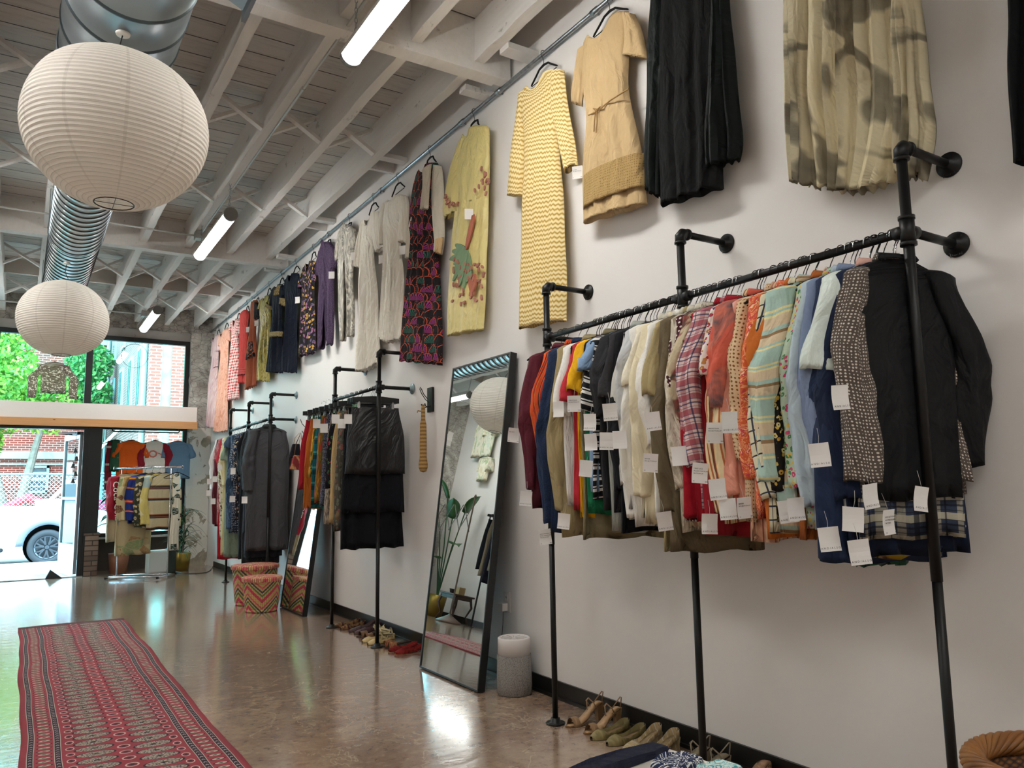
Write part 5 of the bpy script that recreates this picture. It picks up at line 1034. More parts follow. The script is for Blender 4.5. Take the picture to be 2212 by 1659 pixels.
# ================================================================== runner rug
q = NT('rug_wool', .95); x, y, z = q.sep(q.co('UV')); F = lambda f: q.ma('FRACT', f)
wob = q.ma('MULTIPLY', q.ma('SUBTRACT', q.noise(q.co('UV'), 3, 2), .5), .006); x = q.ma('ADD', x, wob)
band = lambda c, w_: q.ma('LESS_THAN', q.ma('ABSOLUTE', q.ma('SUBTRACT', x, c)), w_/2)
def ell(c, a, per, b, ph=0.0):
    dx = q.ma('DIVIDE', q.ma('SUBTRACT', x, c), a); dy = q.ma('DIVIDE', q.ma('SUBTRACT', F(q.ma('ADD', q.ma('DIVIDE', y, per), ph)), .5), b)
    return q.ma('ADD', q.ma('MULTIPLY', dx, dx), q.ma('MULTIPLY', dy, dy))
red = q.mix(q.noise(q.co('UV'), 60, 3), '#8d2f3a', '#a63d48'); c = q.mix(q.ramp(q.noise(q.map(q.co('UV'), (1, .2, 1)), 5, 2), [(.4, 0.0), (.6, .5)]), red, '#7a2731')
OFF, DK = '#b3a79a', '#2b1c26'
for cc, wd in ((.045, .030), (.160, .032), (.72, .032), (.835, .030)):
    c = q.mix(band(cc, wd), c, OFF); c = q.mix(band(cc, wd-.007), c, DK)
    ch = F(q.ma('ADD', q.ma('DIVIDE', y, .04), q.ma('MULTIPLY', q.ma('ABSOLUTE', q.ma('SUBTRACT', x, cc)), 34)))
    c = q.mix(q.ma('MULTIPLY', q.ma('MULTIPLY', band(cc, wd-.016), q.ma('LESS_THAN', ch, .3)), .8), c, '#a8949a')
for cc in (.103, .778):
    e = ell(cc, .030, .06, .24); c = q.mix(q.ma('LESS_THAN', e, 1.35), c, '#4a2029'); c = q.mix(q.ma('LESS_THAN', e, .8), c, '#b3a894'); c = q.mix(q.ma('LESS_THAN', e, .12), c, DK)
for cc in (.315, .565):
    e = ell(cc, .085, .105, .40); c = q.mix(q.ma('LESS_THAN', e, 1.1), c, '#2f1f28'); c = q.mix(q.ma('LESS_THAN', e, .86), c, '#a99d8c')
    nz = q.noise(q.map(q.co('UV'), (1, 1.6, 1)), 95, 2); c = q.mix(q.ma('MULTIPLY', q.ma('LESS_THAN', e, .8), q.ma('GREATER_THAN', nz, .52)), c, '#3a2b33'); c = q.mix(q.ma('LESS_THAN', e, .035), c, '#141016')
for cc, a in ((.440, .03), (.212, .02), (.668, .02)):
    e = ell(cc, a, .105, .28, .5); c = q.mix(q.ma('LESS_THAN', e, 1.0), c, '#c4a59c'); c = q.mix(q.ma('LESS_THAN', e, .55), c, '#6b2430'); c = q.mix(q.ma('LESS_THAN', e, .1), c, DK)
c = q.mix(q.ma('MULTIPLY', q.ma('GREATER_THAN', y, 6.22), .9), c, '#5a2a2c'); q.col(c); q.bump(q.noise(q.co('UV'), 240, 2), .5, .003)
n, m_ = 120, 22; rg, uv = [], []; r_ = random.Random(2)
ed = [(.004*math.sin(i*.31)+.005*math.sin(i*.13+1), .006*math.sin(i*.22+2)+.005*math.sin(i*.09)) for i in range(n+1)]
for i in range(n+1):
    yv = 2.45+6.34*i/n; ring = []
    for j in range(m_+1):
        u = j/m_; xx = .075+ed[i][0]*(1-u)+(.88+ed[i][1])*u; zz = .009+.0022*math.sin(yv*5+u*4)+.0016*math.sin(yv*17+u*9); ring.append((xx, yv, zz)); uv.append((u*.88, 6.34*i/n))
    for j in range(m_, -1, -1): ring.append((ring[j][0], yv, .001)); uv.append((ring[j][0]-.075, 6.34*i/n))
    rg.append(ring)
RUG = MB().rings(rg, cap=True, uvs=uv).build('runner_rug', q.m, None, smooth=True); tag(RUG, 'long red Bokhara style runner rug with rows of cream medallions', 'rug')
mb = MB()
for k in range(100):
    xx = .08+.87*k/99; mb.tube([(xx, 8.785, .006), (xx+r_.uniform(-.004, .004), 8.80, .004), (xx+r_.uniform(-.008, .008), 8.82+r_.uniform(0, .012), .002)], .0012, 4)
fr_ = mb.build('fringe', CL('#7d6a58'), RUG); fr_['kind'] = 'stuff'
# ================================================================== wall and floor accessories near the mirror
A = empty('air_purifier', (2.62, 4.17, 0), 0, 'grey fabric air purifier with white top beside the near mirror', 'air purifier')
MB().lathe([(0, .001), (.100, .001), (.106, .008), (.108, .05), (.104, .232), (.0, .232)], n=40).build('fabric_cover', CL('#8f8a85', 'tweed', '#75706c', sc=.6), A, smooth=True)
MB().lathe([(0, .232), (.099, .232), (.099, .325), (.095, .332), (.086, .333), (.084, .326), (.0, .322)], n=40).build('white_top', plain('purifier_white', '#e3dedb', .5), A, smooth=True)
mb = MB()
for k in range(12):
    a = 2*math.pi*k/12; mb.bar((.02*math.cos(a), .02*math.sin(a), .3275), (.08*math.cos(a), .08*math.sin(a), .3285), .004, .003)
mb.build('grille', plain('grille_white', '#cfcac6', .6), A)
o_ = empty('wall_outlet', (XW-.001, 4.49, .49), 0, 'white wall outlet with two sockets behind the air purifier', 'outlet')
MB().box((-.006, -.04, -.065), (0, .04, .065)).build('cover_plate', plain('outlet_plate', '#ddd6ce', .4), o_, bevel=.002)
for z in (-.028, .028): s_ = MB().box((-.009, -.017, z-.021), (-.0055, .017, z+.021)).build('socket', plain('outlet_socket', '#ece6df', .4), o_, bevel=.003); MB().box((-.0095, -.009, z-.006), (-.0085, -.006, z+.008)).box((-.0095, .006, z-.006), (-.0085, .009, z+.008)).build('slots', INK, s_)
pg = MB().box((XW-.055, 4.465, .435), (XW-.012, 4.525, .485)).build('power_adapter', plain('adapter_white', '#e4dfda', .4), bevel=.004); tag(pg, 'white power adapter plugged in the outlet with its cord', 'adapter')
MB().tube([(XW-.03, 4.495, .436), (XW-.03, 4.50, .36), (XW-.035, 4.52, .2), (XW-.045, 4.49, .06), (XW-.06, 4.42, .012), (2.66, 4.33, .008), (2.63, 4.28, .012)], .0028, 6).build('cord', plain('cord_grey', '#6d6a68', .6), pg)
H_ = empty('coat_hook', (XW-.001, 5.60, 1.945), 0, 'black double coat hook on a wooden backing between rack and mirror', 'hook')
MB().box((-.022, -.045, -.10), (0, .045, .10)).build('back_plate', BLACK, H_, bevel=.004)
MB().tube([(-.022, .01, -.02), (-.05, .012, .0), (-.085, .014, .05), (-.10, .015, .085), (-.095, .016, .098), (-.084, .016, .085), (-.066, .014, .045), (-.03, .01, .005)], .0035, 8).build('upper_hook', BLACK, H_, smooth=True)
for s in (-1, 1): MB().tube([(-.022, s*.012, -.05), (-.05, s*.02, -.062), (-.07, s*.028, -.055), (-.078, s*.03, -.035)], [.004, .004, .004, .006], 8).build('lower_hook', BLACK, H_, smooth=True)
nb = MB().lathe([(.001, .0), (.010, -.004), (.014, -.02), (.016, -.05), (.017, -.12), (.026, -.16), (.028, -.30), (.028, -.42), (.036, -.47), (.036, -.50), (.026, -.53), (.001, -.54)], (XW-.078, 5.60, 1.905), 20).build('net_bag', None or CL('#a8834f', 'knit', '#c09a62', '#7a5a32'), smooth=True); tag(nb, 'narrow tan crochet bottle bag hanging from the coat hook', 'bag')
MB().tube([(XW-.09, 5.61, 1.85), (XW-.115, 5.62, 1.855), (XW-.12, 5.62, 1.84)], .005, 6).build('tassel', CL('#a8834f'), nb)
# far hook with hand bags
H2 = empty('coat_hook', (XW-.001, 8.66, 1.93), 0, 'black coat hook on the wall behind the far mirror', 'hook')
MB().box((-.022, -.045, -.10), (0, .045, .10)).build('back_plate', BLACK, H2, bevel=.004); MB().tube([(-.022, 0, -.02), (-.06, 0, .0), (-.11, 0, .05), (-.13, 0, .10)], .004, 8).build('upper_hook', BLACK, H2); MB().tube([(-.022, 0, -.05), (-.09, 0, -.062), (-.11, 0, -.03)], .004, 8).build('lower_hook', BLACK, H2)
hb = MB().prism([Vector(p) for p in ((2.56, 8.70, 1.47), (2.69, 8.70, 1.46), (2.69, 8.70, 1.62), (2.60, 8.70, 1.63))], (0, .06, 0)).build('handbag', CL('#8c3636', 'blot', '#d8b078', '#b0503c', sc=2), bevel=.008); tag(hb, 'red handbag with flower applique hanging on the far coat hook', 'bag')
MB().tube([(2.60, 8.72, 1.62), (2.62, 8.72, 1.76), (2.665, 8.70, 1.88), (2.69, 8.72, 1.76), (2.68, 8.72, 1.62)], .005, 6).build('handle', CL('#6b4a2c'), hb)
hb = MB().prism([Vector(p) for p in ((2.57, 8.80, 1.60), (2.70, 8.80, 1.60), (2.69, 8.80, 1.76), (2.61, 8.80, 1.76))], (0, .04, 0)).build('handbag', CL('#1c1c24'), bevel=.008); tag(hb, 'small dark handbag behind the red one on the far hook', 'bag')
MB().tube([(2.62, 8.82, 1.75), (2.63, 8.80, 1.83), (2.665, 8.76, 1.88), (2.69, 8.80, 1.83), (2.68, 8.82, 1.75)], .004, 6).build('handle', CL('#c9b48a'), hb)
# ================================================================== woven lidded baskets
def basket(x, y, r, h, label, seed):
    q = NT('basket_weave_%d' % seed, .8); u, v, _ = q.sep(q.co('UV')); fr_ = lambda s_: q.ma('FRACT', s_)
    zz = q.ma('ADD', q.ma('MULTIPLY', v, 1/h*1.7), q.ma('MULTIPLY', q.ma('PINGPONG', q.ma('MULTIPLY', u, 3.5), .5), 1.5)); cc = q.ramp(fr_(zz), [(0, '#c2a464'), (.22, '#c8385a'), (.40, '#c2a464'), (.52, '#47724a'), (.62, '#c2a464'), (.70, '#3a3a52'), (.80, '#c2a464'), (.9, '#d0506a')], 'CONSTANT')
    st = q.ma('PINGPONG', q.ma('MULTIPLY', u, 60), .5); rw = q.ma('PINGPONG', q.ma('MULTIPLY', v, 60), .5); q.col(q.mix(q.ma('MULTIPLY', q.ma('LESS_THAN', st, .14), .45), cc, '#6a5030')); q.bump(q.ma('ADD', st, rw), .8, .006)
    T = empty('lidded_basket', (x, y, 0), 0, label, 'basket', 'pair of lidded woven baskets')
    prof = [(0, .001), (r*.80, .001), (r*.84, .02)]; n = int(h/.016)
    for i in range(n): t = i/n; prof += [(r*(.84+.16*t**.8)+.003*math.sin(i*math.pi), .02+(h-.02)*t)]
    prof += [(r, h), (r*.96, h), (r*.96, h-.03), (0, h-.03)]
    MB().lathe(prof, n=60).build('basket_body', q.m, T, smooth=True)
    l2 = NT('basket_lid_%d' % seed, .8); u, v, _ = l2.sep(l2.co('UV')); st = l2.ma('PINGPONG', l2.ma('MULTIPLY', u, 60), .5); ob = l2.co('Object'); nz = l2.noise(ob, 14, 2)
    l2.col(l2.mix(l2.ma('LESS_THAN', st, .12), l2.ramp(nz, [(.42, '#c85a5c'), (.5, '#cfae72'), (.6, '#c8485c')]), '#6a4a34')); l2.bump(st, .8, .006)
    MB().lathe([(r*1.045, h-.035), (r*1.055, h-.02), (r*1.05, h-.008)]+[(r*(1.04-.1*i), h+.004+.018*math.sin(i*.17)) for i in range(10)]+[(.001, h+.022)], n=60).build('lid', l2.m, T, smooth=True)
basket(2.21, 8.45, .195, .345, 'smaller lidded woven basket with pink and green zigzags, in front', 1)
basket(2.28, 9.02, .245, .42, 'larger lidded woven basket with red band, behind the smaller one', 2)
# ================================================================== shoes
def shoe(kind, col, heel, x, y, label, group, rz=0, sole='#3a2a20', inner=None, size=.25):
    T = empty('shoe' if kind != 'sandal' else 'sandal', (x, y, 0), rz, label, 'shoe', group); Lh = size
    w = lambda t: (.038*math.sin(math.pi*min(1, t*1.6+.02))**.55 if t < .3 else .0378-.010*sstep(.3, .62, t)) if t < .8 else .0278*math.sqrt(max(0, 1-((t-.8)/.2)**2.2))
    zs = lambda t: .007+heel*sstep(.28, .92, t)
    ts = [i/22 for i in range(23)]; m = col if not isinstance(col, str) else CL(col, rough=.45)
    rg = []
    for t in ts:
        ww = max(.002, w(t)); zt = zs(t); zb = .0 if (kind in ('wedge', 'ropewedge') and t > .3) or t < .34 else zt-.006
        rg.append([(t*Lh, -ww, zb), (t*Lh, -ww*1.02, zt), (t*Lh, 0, zt+.001), (t*Lh, ww*1.02, zt), (t*Lh, ww, zb)])
    MB().rings(rg, cap=True).build('sole', CL(sole) if kind != 'ropewedge' else CL('#9a7350', 'knit', '#b08a60', '#74523a', sc=2), T, smooth=False)
    if inner: rg2 = [[(t*Lh, -w(t)*.92, zs(t)+.0015), (t*Lh, 0, zs(t)+.003), (t*Lh, w(t)*.92, zs(t)+.0015), (t*Lh, 0, zs(t)+.0005)] for t in ts[1:-1]]; MB().rings(rg2, cap=True).build('insole', CL(inner, rough=.5), T, smooth=True)
    if heel > .015 and kind not in ('wedge', 'ropewedge'):
        MB().rings([[(.80*Lh, -.022, zs(.8)), (.99*Lh, -.018, zs(.98)), (.99*Lh, .018, zs(.98)), (.80*Lh, .022, zs(.8))], [(.84*Lh, -.013, heel*.5), (.98*Lh, -.012, heel*.5), (.98*Lh, .012, heel*.5), (.84*Lh, .013, heel*.5)], [(.85*Lh, -.014, 0), (.97*Lh, -.014, 0), (.97*Lh, .014, 0), (.85*Lh, .014, 0)]], cap=True).build('heel', m, T)
    if kind in ('pump', 'flat', 'moc'):
        rg = []; op = {'pump': .34, 'flat': .30, 'moc': .42}[kind]; hi = {'pump': .040, 'flat': .038, 'moc': .05}[kind]
        for t in [0.002]+ts[1:]:
            ww = max(.003, w(t))*1.05; z0 = zs(t)-.004; toe = t < op; hh = (.012+.030*math.sin(min(1, t/op*.62+.1)*math.pi/2)) if toe else hi*(.75-.25*sstep(op, op+.2, t)+.55*sstep(.65, 1, t))
            if toe: pts = [(-ww, 0), (-ww*1.02, hh*.45), (-ww*.82, hh*.8), (-ww*.45, hh*.98), (-ww*.2, hh), (0, hh*1.02), (ww*.2, hh), (ww*.45, hh*.98), (ww*.82, hh*.8), (ww*1.02, hh*.45), (ww, 0)]
            else: pts = [(-ww, 0), (-ww*1.04, hh*.5), (-ww*.98, hh), (-ww*.90, hh), (-ww*.88, .006), (0, .005), (ww*.88, .006), (ww*.90, hh), (ww*.98, hh), (ww*1.04, hh*.5), (ww, 0)]
            rg.append([(t*Lh, a, z0+b) for a, b in pts])
        MB().rings(rg, closed=False).build('upper', m, T, smooth=True)
    if kind in ('sandal', 'wedge', 'ropewedge'):
        def strap(t0, t1, hh, mm=m):
            rg = []
            for k in range(6):
                t = t0+(t1-t0)*k/5; ww = w(t)*1.04; z0 = zs(t)
                rg.append([(t*Lh, ww*math.cos(a)*(-1), z0-.004+hh*math.sin(a)) for a in [math.pi*i/10 for i in range(11)]]+[(t*Lh, -ww*.93*math.cos(a), z0-.006+(hh-.002)*math.sin(a)) for a in [math.pi*i/10 for i in range(10, -1, -1)]])
            MB().rings(rg, cap=False).build('strap', mm, T, smooth=True)
        strap(.12, .36 if kind != 'sandal' else .27, .042)
        if kind == 'sandal':
            MB().tube([(.74*Lh, -.028, zs(.74)), (.66*Lh, -.03, zs(.7)+.035), (.62*Lh, 0, zs(.7)+.055), (.66*Lh, .03, zs(.7)+.035), (.74*Lh, .028, zs(.74))], .0035, 6).tube([(.62*Lh, 0, zs(.7)+.055), (.5*Lh, -.02, zs(.7)+.05), (.45*Lh, -.04, zs(.7)+.01)], .003, 6).tube([(.97*Lh, -.01, zs(.97)), (1.0*Lh, -.012, zs(.97)+.05), (.9*Lh, -.03, zs(.97)+.06), (.66*Lh, -.03, zs(.7)+.035)], .003, 6).build('ankle_strap', m, T, smooth=True)
    if kind == 'sling': strap_ = None
    return T
GS = 'shoes lined up under the near rack'
TAN = '#b3906a'
for k, y in enumerate((3.44, 3.30)): shoe('sandal', '#9a7854', .085, 2.475+.01*k, y, 'tan strappy heeled sandal with ankle ties, '+('farther' if k == 0 else 'nearer')+' of its pair', GS, .06, sole='#7d5c3c', inner='#c49c70')
for k, y in enumerate((3.205, 3.095)): shoe('flat', '#86784a', .022, 2.455+.01*k, y, 'olive green leather flat, '+('farther' if k == 0 else 'nearer')+' of its pair', GS, .04, sole='#4a3a28', inner='#8c6f4c')
for k, y in enumerate((2.97, 2.865)): shoe('pump', CL('#b39c70', 'vstripe', '#c4c2b8', '#b39c70', c4='#8f7c58', sc=2.4, rough=.4), .05, 2.46+.015*k, y, 'pale gold pump with clear mesh stripes, '+('farther' if k == 0 else 'nearer')+' of its pair', GS, .05, inner='#a08a64')
for k, y in enumerate((2.70, 2.58)): shoe('sandal', '#9d8f78', .05, 2.48, y, 'grey beige slingback sandal, '+('farther' if k == 0 else 'nearer')+' of its pair', GS, -.05, inner='#a39378')
for k, y in enumerate((2.36, 2.23)): shoe('ropewedge', CL('#9c6f52', 'knit', '#b58a68', '#7d553c', sc=2), .075, 2.50, y, 'brown rope wedge mule, '+('farther' if k == 0 else 'nearer')+' of its pair', GS, 0, inner='#b08a68')
for k, y in enumerate((2.07, 1.96)): shoe('flat', '#7c7158', .04, 2.50, y, 'dull green grey heeled shoe, '+('farther' if k == 0 else 'nearer')+' of its pair', GS, 0, inner='#8a7c60')
for k, y in enumerate((1.80, 1.69)): shoe('pump', '#4c1a1e', .06, 2.50, y, 'dark red pump, '+('farther' if k == 0 else 'nearer')+' of its pair at the near end', GS, 0, inner='#9a928a')
GF = 'slippers and shoes under the middle rack'
for k, y in enumerate((7.02, 6.88)): shoe('flat', CL('#5f2a26', 'mottle', '#8a6a44', '#4c2420'), .012, 2.50, y, 'maroon embroidered slipper, '+('farther' if k == 0 else 'nearer')+' of its pair', GF, .1)
for k, y in enumerate((6.72, 6.60)): shoe('moc', '#4a2c30', .03, 2.52, y, 'dark plum loafer, '+('farther' if k == 0 else 'nearer')+' of its pair', GF, 0)
for k, y in enumerate((6.46, 6.34)): shoe('wedge', '#7d5738', .03, 2.49, y, 'brown fringed sandal, '+('farther' if k == 0 else 'nearer')+' of its pair', GF, .05)
for k, y in enumerate((6.21, 6.09)):
    s_ = shoe('flat', '#c9b07c', .02, 2.44, y, 'tan lace up espadrille, '+('farther' if k == 0 else 'nearer')+' of its pair', GF, .12); r_ = random.Random(k)
    MB().tube([(.10+.13*r_.random(), r_.uniform(-.05, .05), .03+.09*r_.random()) for _ in range(22)], .008, 7).build('laces', CL('#d9caa0'), s_, smooth=True)
for k, y in enumerate((5.97, 5.88)): shoe('wedge', CL('#9a6c44', 'vstripe', '#5c6a4a', '#b3523c', c4='#3a3a3a', sc=3), .02, 2.50, y, 'striped woven sandal, '+('farther' if k == 0 else 'nearer')+' of its pair', GF, -.2)
for k, y in enumerate((5.74, 5.62)): shoe('flat', CL('#7c1d1a'), .010, 2.47, y, 'bright red pointed slipper with gold stitching, '+('farther' if k == 0 else 'nearer')+' of its pair', GF, .05, sole='#8f6a48')
# ================================================================== folded clothes on a white table, wicker basket
Z_ = .765; c_ = P(1405, 1603, 2, Z_); l_ = P(1232, 1659, 2, Z_); r_v = P(1497, 1656, 2, Z_)
ang_ = math.atan2((l_-c_).y, (l_-c_).x)-math.pi        # edge running to the left of the corner
tb = empty('display_table', (c_.x, c_.y, 0), ang_, 'white topped table with pale wood edge at the bottom of the frame', 'table')
MB().box((-1.1, -.62, .715), (0, 0, Z_)).build('table_top', plain('table_white', '#ece6dc', .45), tb, bevel=.004)
for a, b in ((-1.06, -.58), (-.04, -.58), (-1.06, -.04), (-.04, -.04)): MB().box((a-.02, b-.02, 0), (a+.02, b+.02, .715)).build('leg', plain('table_leg', '#d8cdbb', .5), tb)
def on_table(a, b): return tuple((Matrix.Translation((c_.x, c_.y, Z_+.001)) @ Matrix.Rotation(ang_, 4, 'Z') @ Vector((a, b, 0))))
def folded(loc, rz, sx, sy, h, mat, label, seed, nl=4):
    r_ = random.Random(seed); rg, uv = [], []
    for i in range(15):
        t = i/14; a = math.pi*(t-.5); c = math.cos(a)**.45 if 0 < t < 1 else .01
        zz = h*(.5+.5*math.sin(a)); ring = []
        for j in range(44):
            b = 2*math.pi*j/44; x_ = abs(math.cos(b))**.35*(1 if math.cos(b) >= 0 else -1); y_ = abs(math.sin(b))**.35*(1 if math.sin(b) >= 0 else -1)
            fl_ = 1-.03*abs(math.sin(zz/h*math.pi*nl)); ring.append((sx/2*x_*(.8+.2*c)*fl_, sy/2*y_*(.9+.1*c)*fl_, max(0.0, zz+.004*math.sin(4*x_+seed)))); uv.append((x_*sx/2+.3, y_*sy/2+.3+zz))
        rg.append(ring)
    o = MB().rings(rg, cap=True, uvs=uv).build('folded_garment', mat, None, smooth=True, loc=loc, rot=(0, 0, rz)); return tag(o, label, 'clothing', 'folded clothes on the white table')
folded(on_table(-.19, -.052), ang_+R(3), .36, .045, .016, CL('#1d2033'), 'rolled dark navy garment along the far edge of the table', 1)
folded(on_table(-.065, -.118), ang_, .09, .06, .014, CL('#24304f', 'paisley', '#dfe0e0', '#24304f', c4='#e9e9e6', sc=2.6), 'folded navy and white scroll print garment on the table', 2)
folded(on_table(-.045, -.19), ang_, .07, .06, .012, CL('#cfe3df', 'paisley', '#3f9aa0', '#8fc4c0', c4='#e9f0ec', sc=2), 'folded aqua print garment at the corner of the table', 3)
W = empty('wicker_basket', (2.08, .905, .31), 0, 'round brown wicker basket with twisted rim at the lower right corner', 'basket')
q = NT('wicker', .6); u, v, _ = q.sep(q.co('UV')); a_ = q.ma('FRACT', q.ma('ADD', q.ma('MULTIPLY', u, 44), q.ma('MULTIPLY', v, 60))); b_ = q.ma('FRACT', q.ma('SUBTRACT', q.ma('MULTIPLY', u, 44), q.ma('MULTIPLY', v, 60)))
wv = q.ma('MULTIPLY', q.ma('PINGPONG', a_, .5), q.ma('PINGPONG', b_, .5)); q.col(q.ramp(wv, [(0, '#2c160a'), (.08, '#6e431e'), (.25, '#9a6a34')])); q.bump(wv, 1, .01)
MB().lathe([(0, .002), (.15, .002), (.17, .02), (.20, .26), (.193, .26), (.165, .03), (0, .015)], n=64).build('woven_bowl', q.m, W, smooth=True)
RM = plain('wicker_rim', '#94622e', .45, c2='#6e4218', sc=12)
for k in range(9):
    pts = []
    for i in range(121):
        a = 2*math.pi*i/120; t = a*5+k*2*math.pi/9; rr = .205+.021*math.cos(t); pts.append((rr*math.cos(a), rr*math.sin(a), .272+.021*math.sin(t)))
    MB().tube(pts, .0085, 7).build('rim_strand', RM, W, smooth=True)
st = empty('stool', (2.08, .905, 0), 0, 'low wooden stool under the wicker basket', 'stool')
MB().lathe([(0, .27), (.19, .27), (.195, .29), (.19, .309), (0, .309)], n=40).build('seat', plain('stool_wood', '#6b4a2c', .5), st)
for k in range(4): a = math.pi/4+k*math.pi/2; MB().tube([(.12*math.cos(a), .12*math.sin(a), .27), (.15*math.cos(a), .15*math.sin(a), .002)], .014, 10).build('leg', bpy.data.materials['stool_wood'], st)
# ================================================================== rolling rack with quilted jackets
rr = empty('rolling_rack', (1.28, 12.92, 0), 0, 'chrome rolling garment rack with quilted jackets by the display window', 'clothes rack')
ax = Vector((.62, -.42, 0)); ez = ax.normalized(); sd = Vector((.56, .83, 0)).normalized()
z0 = 1.60; a0 = Vector((0, 0, 0)); a1 = ax
for p_ in (a0, a1): MB().tube([p_+Vector((0, 0, .03)), p_+Vector((0, 0, z0))], .012, 12).build('upright', CHROME, rr, smooth=True)
MB().tube([a0-ez*.12+Vector((0, 0, z0)), a1+ez*.16+Vector((0, 0, z0))], .014, 12).build('top_rail', CHROME, rr, smooth=True)
for e in (a0-ez*.12, a1+ez*.17): MB().lathe([(0, -.004), (.024, -.004), (.026, .004), (0, .006)], tuple(e+Vector((0, 0, z0))), 16, 'x').build('end_disc', CHROME, rr)
for p_ in (a0, a1):
    MB().tube([p_-sd*.26+Vector((0, 0, .03)), p_+sd*.26+Vector((0, 0, .03))], .013, 12).build('foot_bar', CHROME, rr, smooth=True)
    for s in (-1, 1): MB().tube([p_+sd*.26*s+Vector((0, 0, .028)), p_+sd*.30*s+Vector((0, 0, .028))], .017, 10).build('rubber_end', BLACK, rr)
MB().tube([a0-sd*.2+Vector((0, 0, .034)), a1-sd*.2+Vector((0, 0, .034))], .012, 12).build('cross_bar', CHROME, rr, smooth=True); MB().tube([a0+sd*.15+Vector((0, 0, .034)), a1+sd*.15+Vector((0, 0, .034))], .012, 12).build('cross_bar', CHROME, rr, smooth=True)
GR = 'quilted jackets on the rolling rack'; rz_ = math.atan2(ez.y, ez.x)-math.pi/2
def rolled(t, name, label, cat, L, mat, seed, sl=.6, **k):
    k.setdefault('turn', R(-38)); k.setdefault('fa', .02)
    p = Vector((1.28, 12.92, 0))+ax*t; k.setdefault('r0', .065); k.setdefault('r1', .055)
    return garment(name, label, cat, p.y, rz_+R(180)+k.pop('turn', 0), L, mat, seed, GR, x=p.x, z=z0, sl=sl, hgroup='wooden hangers on the rolling rack', hlabel='hanger holding the '+' '.join(label.split()[:8]), **k)
QB = CL('#cdbd92', 'patch', '#a8894c', '#8a9a6c', c4='#7a4a34', sc=.55)
c0 = rolled(.10, 'jacket', 'beige work jacket with red sleeve bearing white script', 'jacket', .98, CL('#b3a488'), 601, smat=CL('#9a1e2e'), hw=.25, th=.06, out=.03)
sc_ = 'Coca-Cola'
text('sleeve_lettering', sc_, .13, plain('white_print', '#eae6de', .7), c0.children[0], (-.235, -.112, -.20), (R(90), R(84), 0), thick=.004, align='LEFT')
rolled(.30, 'jacket', 'cream quilted patchwork coat hanging lowest on the rolling rack', 'coat', 1.18, CL('#b9a984', 'patch', '#8a9a6c', '#a37c54', c4='#7c8a8c', sc=.6), 603, hw=.26, th=.06, sl=.62, smat=QB)
rolled(.48, 'jacket', 'royal blue knit cardigan with rainbow sleeve stripes', 'cardigan', .72, CL('#1f3278', 'panel', '#d9a02c', '#c23a2c', c4='#6c2a5c', sc=3.0), 605, hw=.23, th=.045, sl=.62)
rolled(.62, 'jacket', 'dark floral quilted jacket with cream blossoms', 'jacket', .78, CL('#3f4238', 'floral', '#cbbf98', '#8a8a6a', c4='#c9b48a', sc=.6), 607, hw=.23, th=.045, sl=.66)
rolled(.76, 'jacket', 'pale yellow and blue quilted jacket with fluffy cuff', 'jacket', .74, CL('#d9c878', 'patch', '#a8c4cc', '#c8ccb8', c4='#e3dcb0', sc=.5), 609, hw=.23, th=.045, sl=.68)
rolled(.90, 'jacket', 'cream quilted vest with dark patchwork band', 'vest', .82, CL('#c9bc98', 'panel', '#2f3a34', '#9c5a3c', c4='#2a3848', sc=2.4), 611, hw=.25, th=.05, sl=0)
rolled(1.12, 'quilt', 'narrow white and green patchwork quilt folded on the rail end', 'quilt', 1.12, CL('#e6dfca', 'gingham', '#e6dfca', sc=.3) if 0 else CL('#e9e2cf', 'patch', '#e9e2cf', '#2f4a40', c4='#2f4a40', sc=.9), 613, sl=0, hw=.055, th=.035, shoulder=.055, neck=.04)
# ================================================================== display window tees
dr = empty('display_rail', (1.22, 13.9, 0), 0, 'black pipe rail under the soffit holding four shirts in the window', 'rail')
MB().tube([(0, 0, 2.325), (0, 0, 2.225), (.015, 0, 2.21), (.975, 0, 2.21), (.99, 0, 2.225), (.99, 0, 2.325)], .011, 10).build('rail_pipe', BLACK, dr, smooth=True)
for x_ in (0, .99): MB().lathe([(0, 2.318), (.04, 2.318), (.04, 2.328), (0, 2.329)], (x_, 0, 0), 20).build('flange', BLACK, dr)
GT = 'shirts hanging in the display window'
def tee(x_, c, label, sl=.22, smat=None, L=.62, hw=.20, cat='T-shirt', drop=-.055, **k):
    o = garment('t_shirt', label, cat, 13.9, 0, L, c, int(x_*997), GT, x=x_, z=2.21, hz=drop, sl=sl, smat=smat, r0=.05, r1=.055, ry=(.03, .035), out=.04, th=.03, hw=hw, hlabel='black hanger in the window holding the '+' '.join(label.split()[:7]), outr=.04, fa=.006, **k)
    return o
tee(1.50, CL('#e0621f'), 'bright orange tee hanging in the display window')
o = tee(1.85, CL('#ddd8d2'), 'white raglan tee with red sleeves in the display window', .38, CL('#8c1c2c'))
MB().tube([(-.03+.055*math.cos(a), -.034, -.30+.05*math.sin(a)) for a in [i*.7 for i in range(10)]], .012, 6).tube([(.02, -.036, -.28), (.08, -.036, -.30), (.11, -.036, -.34)], .008, 6).build('print_motif', plain('print_red', '#c8746a', .8), o)
tee(2.20, CL('#5f7f9c'), 'faded blue tee in the display window beside the pier')
tee(1.27, CL('#2f5a44'), 'dark green slip top at the left of the display window', 0, L=.50, hw=.07, shoulder=.06, cat='top')
garment('scarf', 'red and white striped narrow top beside the green slip', 'top', 13.93, 0, .78, CL('#8c2c38', 'hstripe', '#e3dcd2', '#8c2c38', sc=.3), 77, GT, x=1.19, z=2.15, hw=.05, th=.02, shoulder=.045, neck=.03, hook=False)
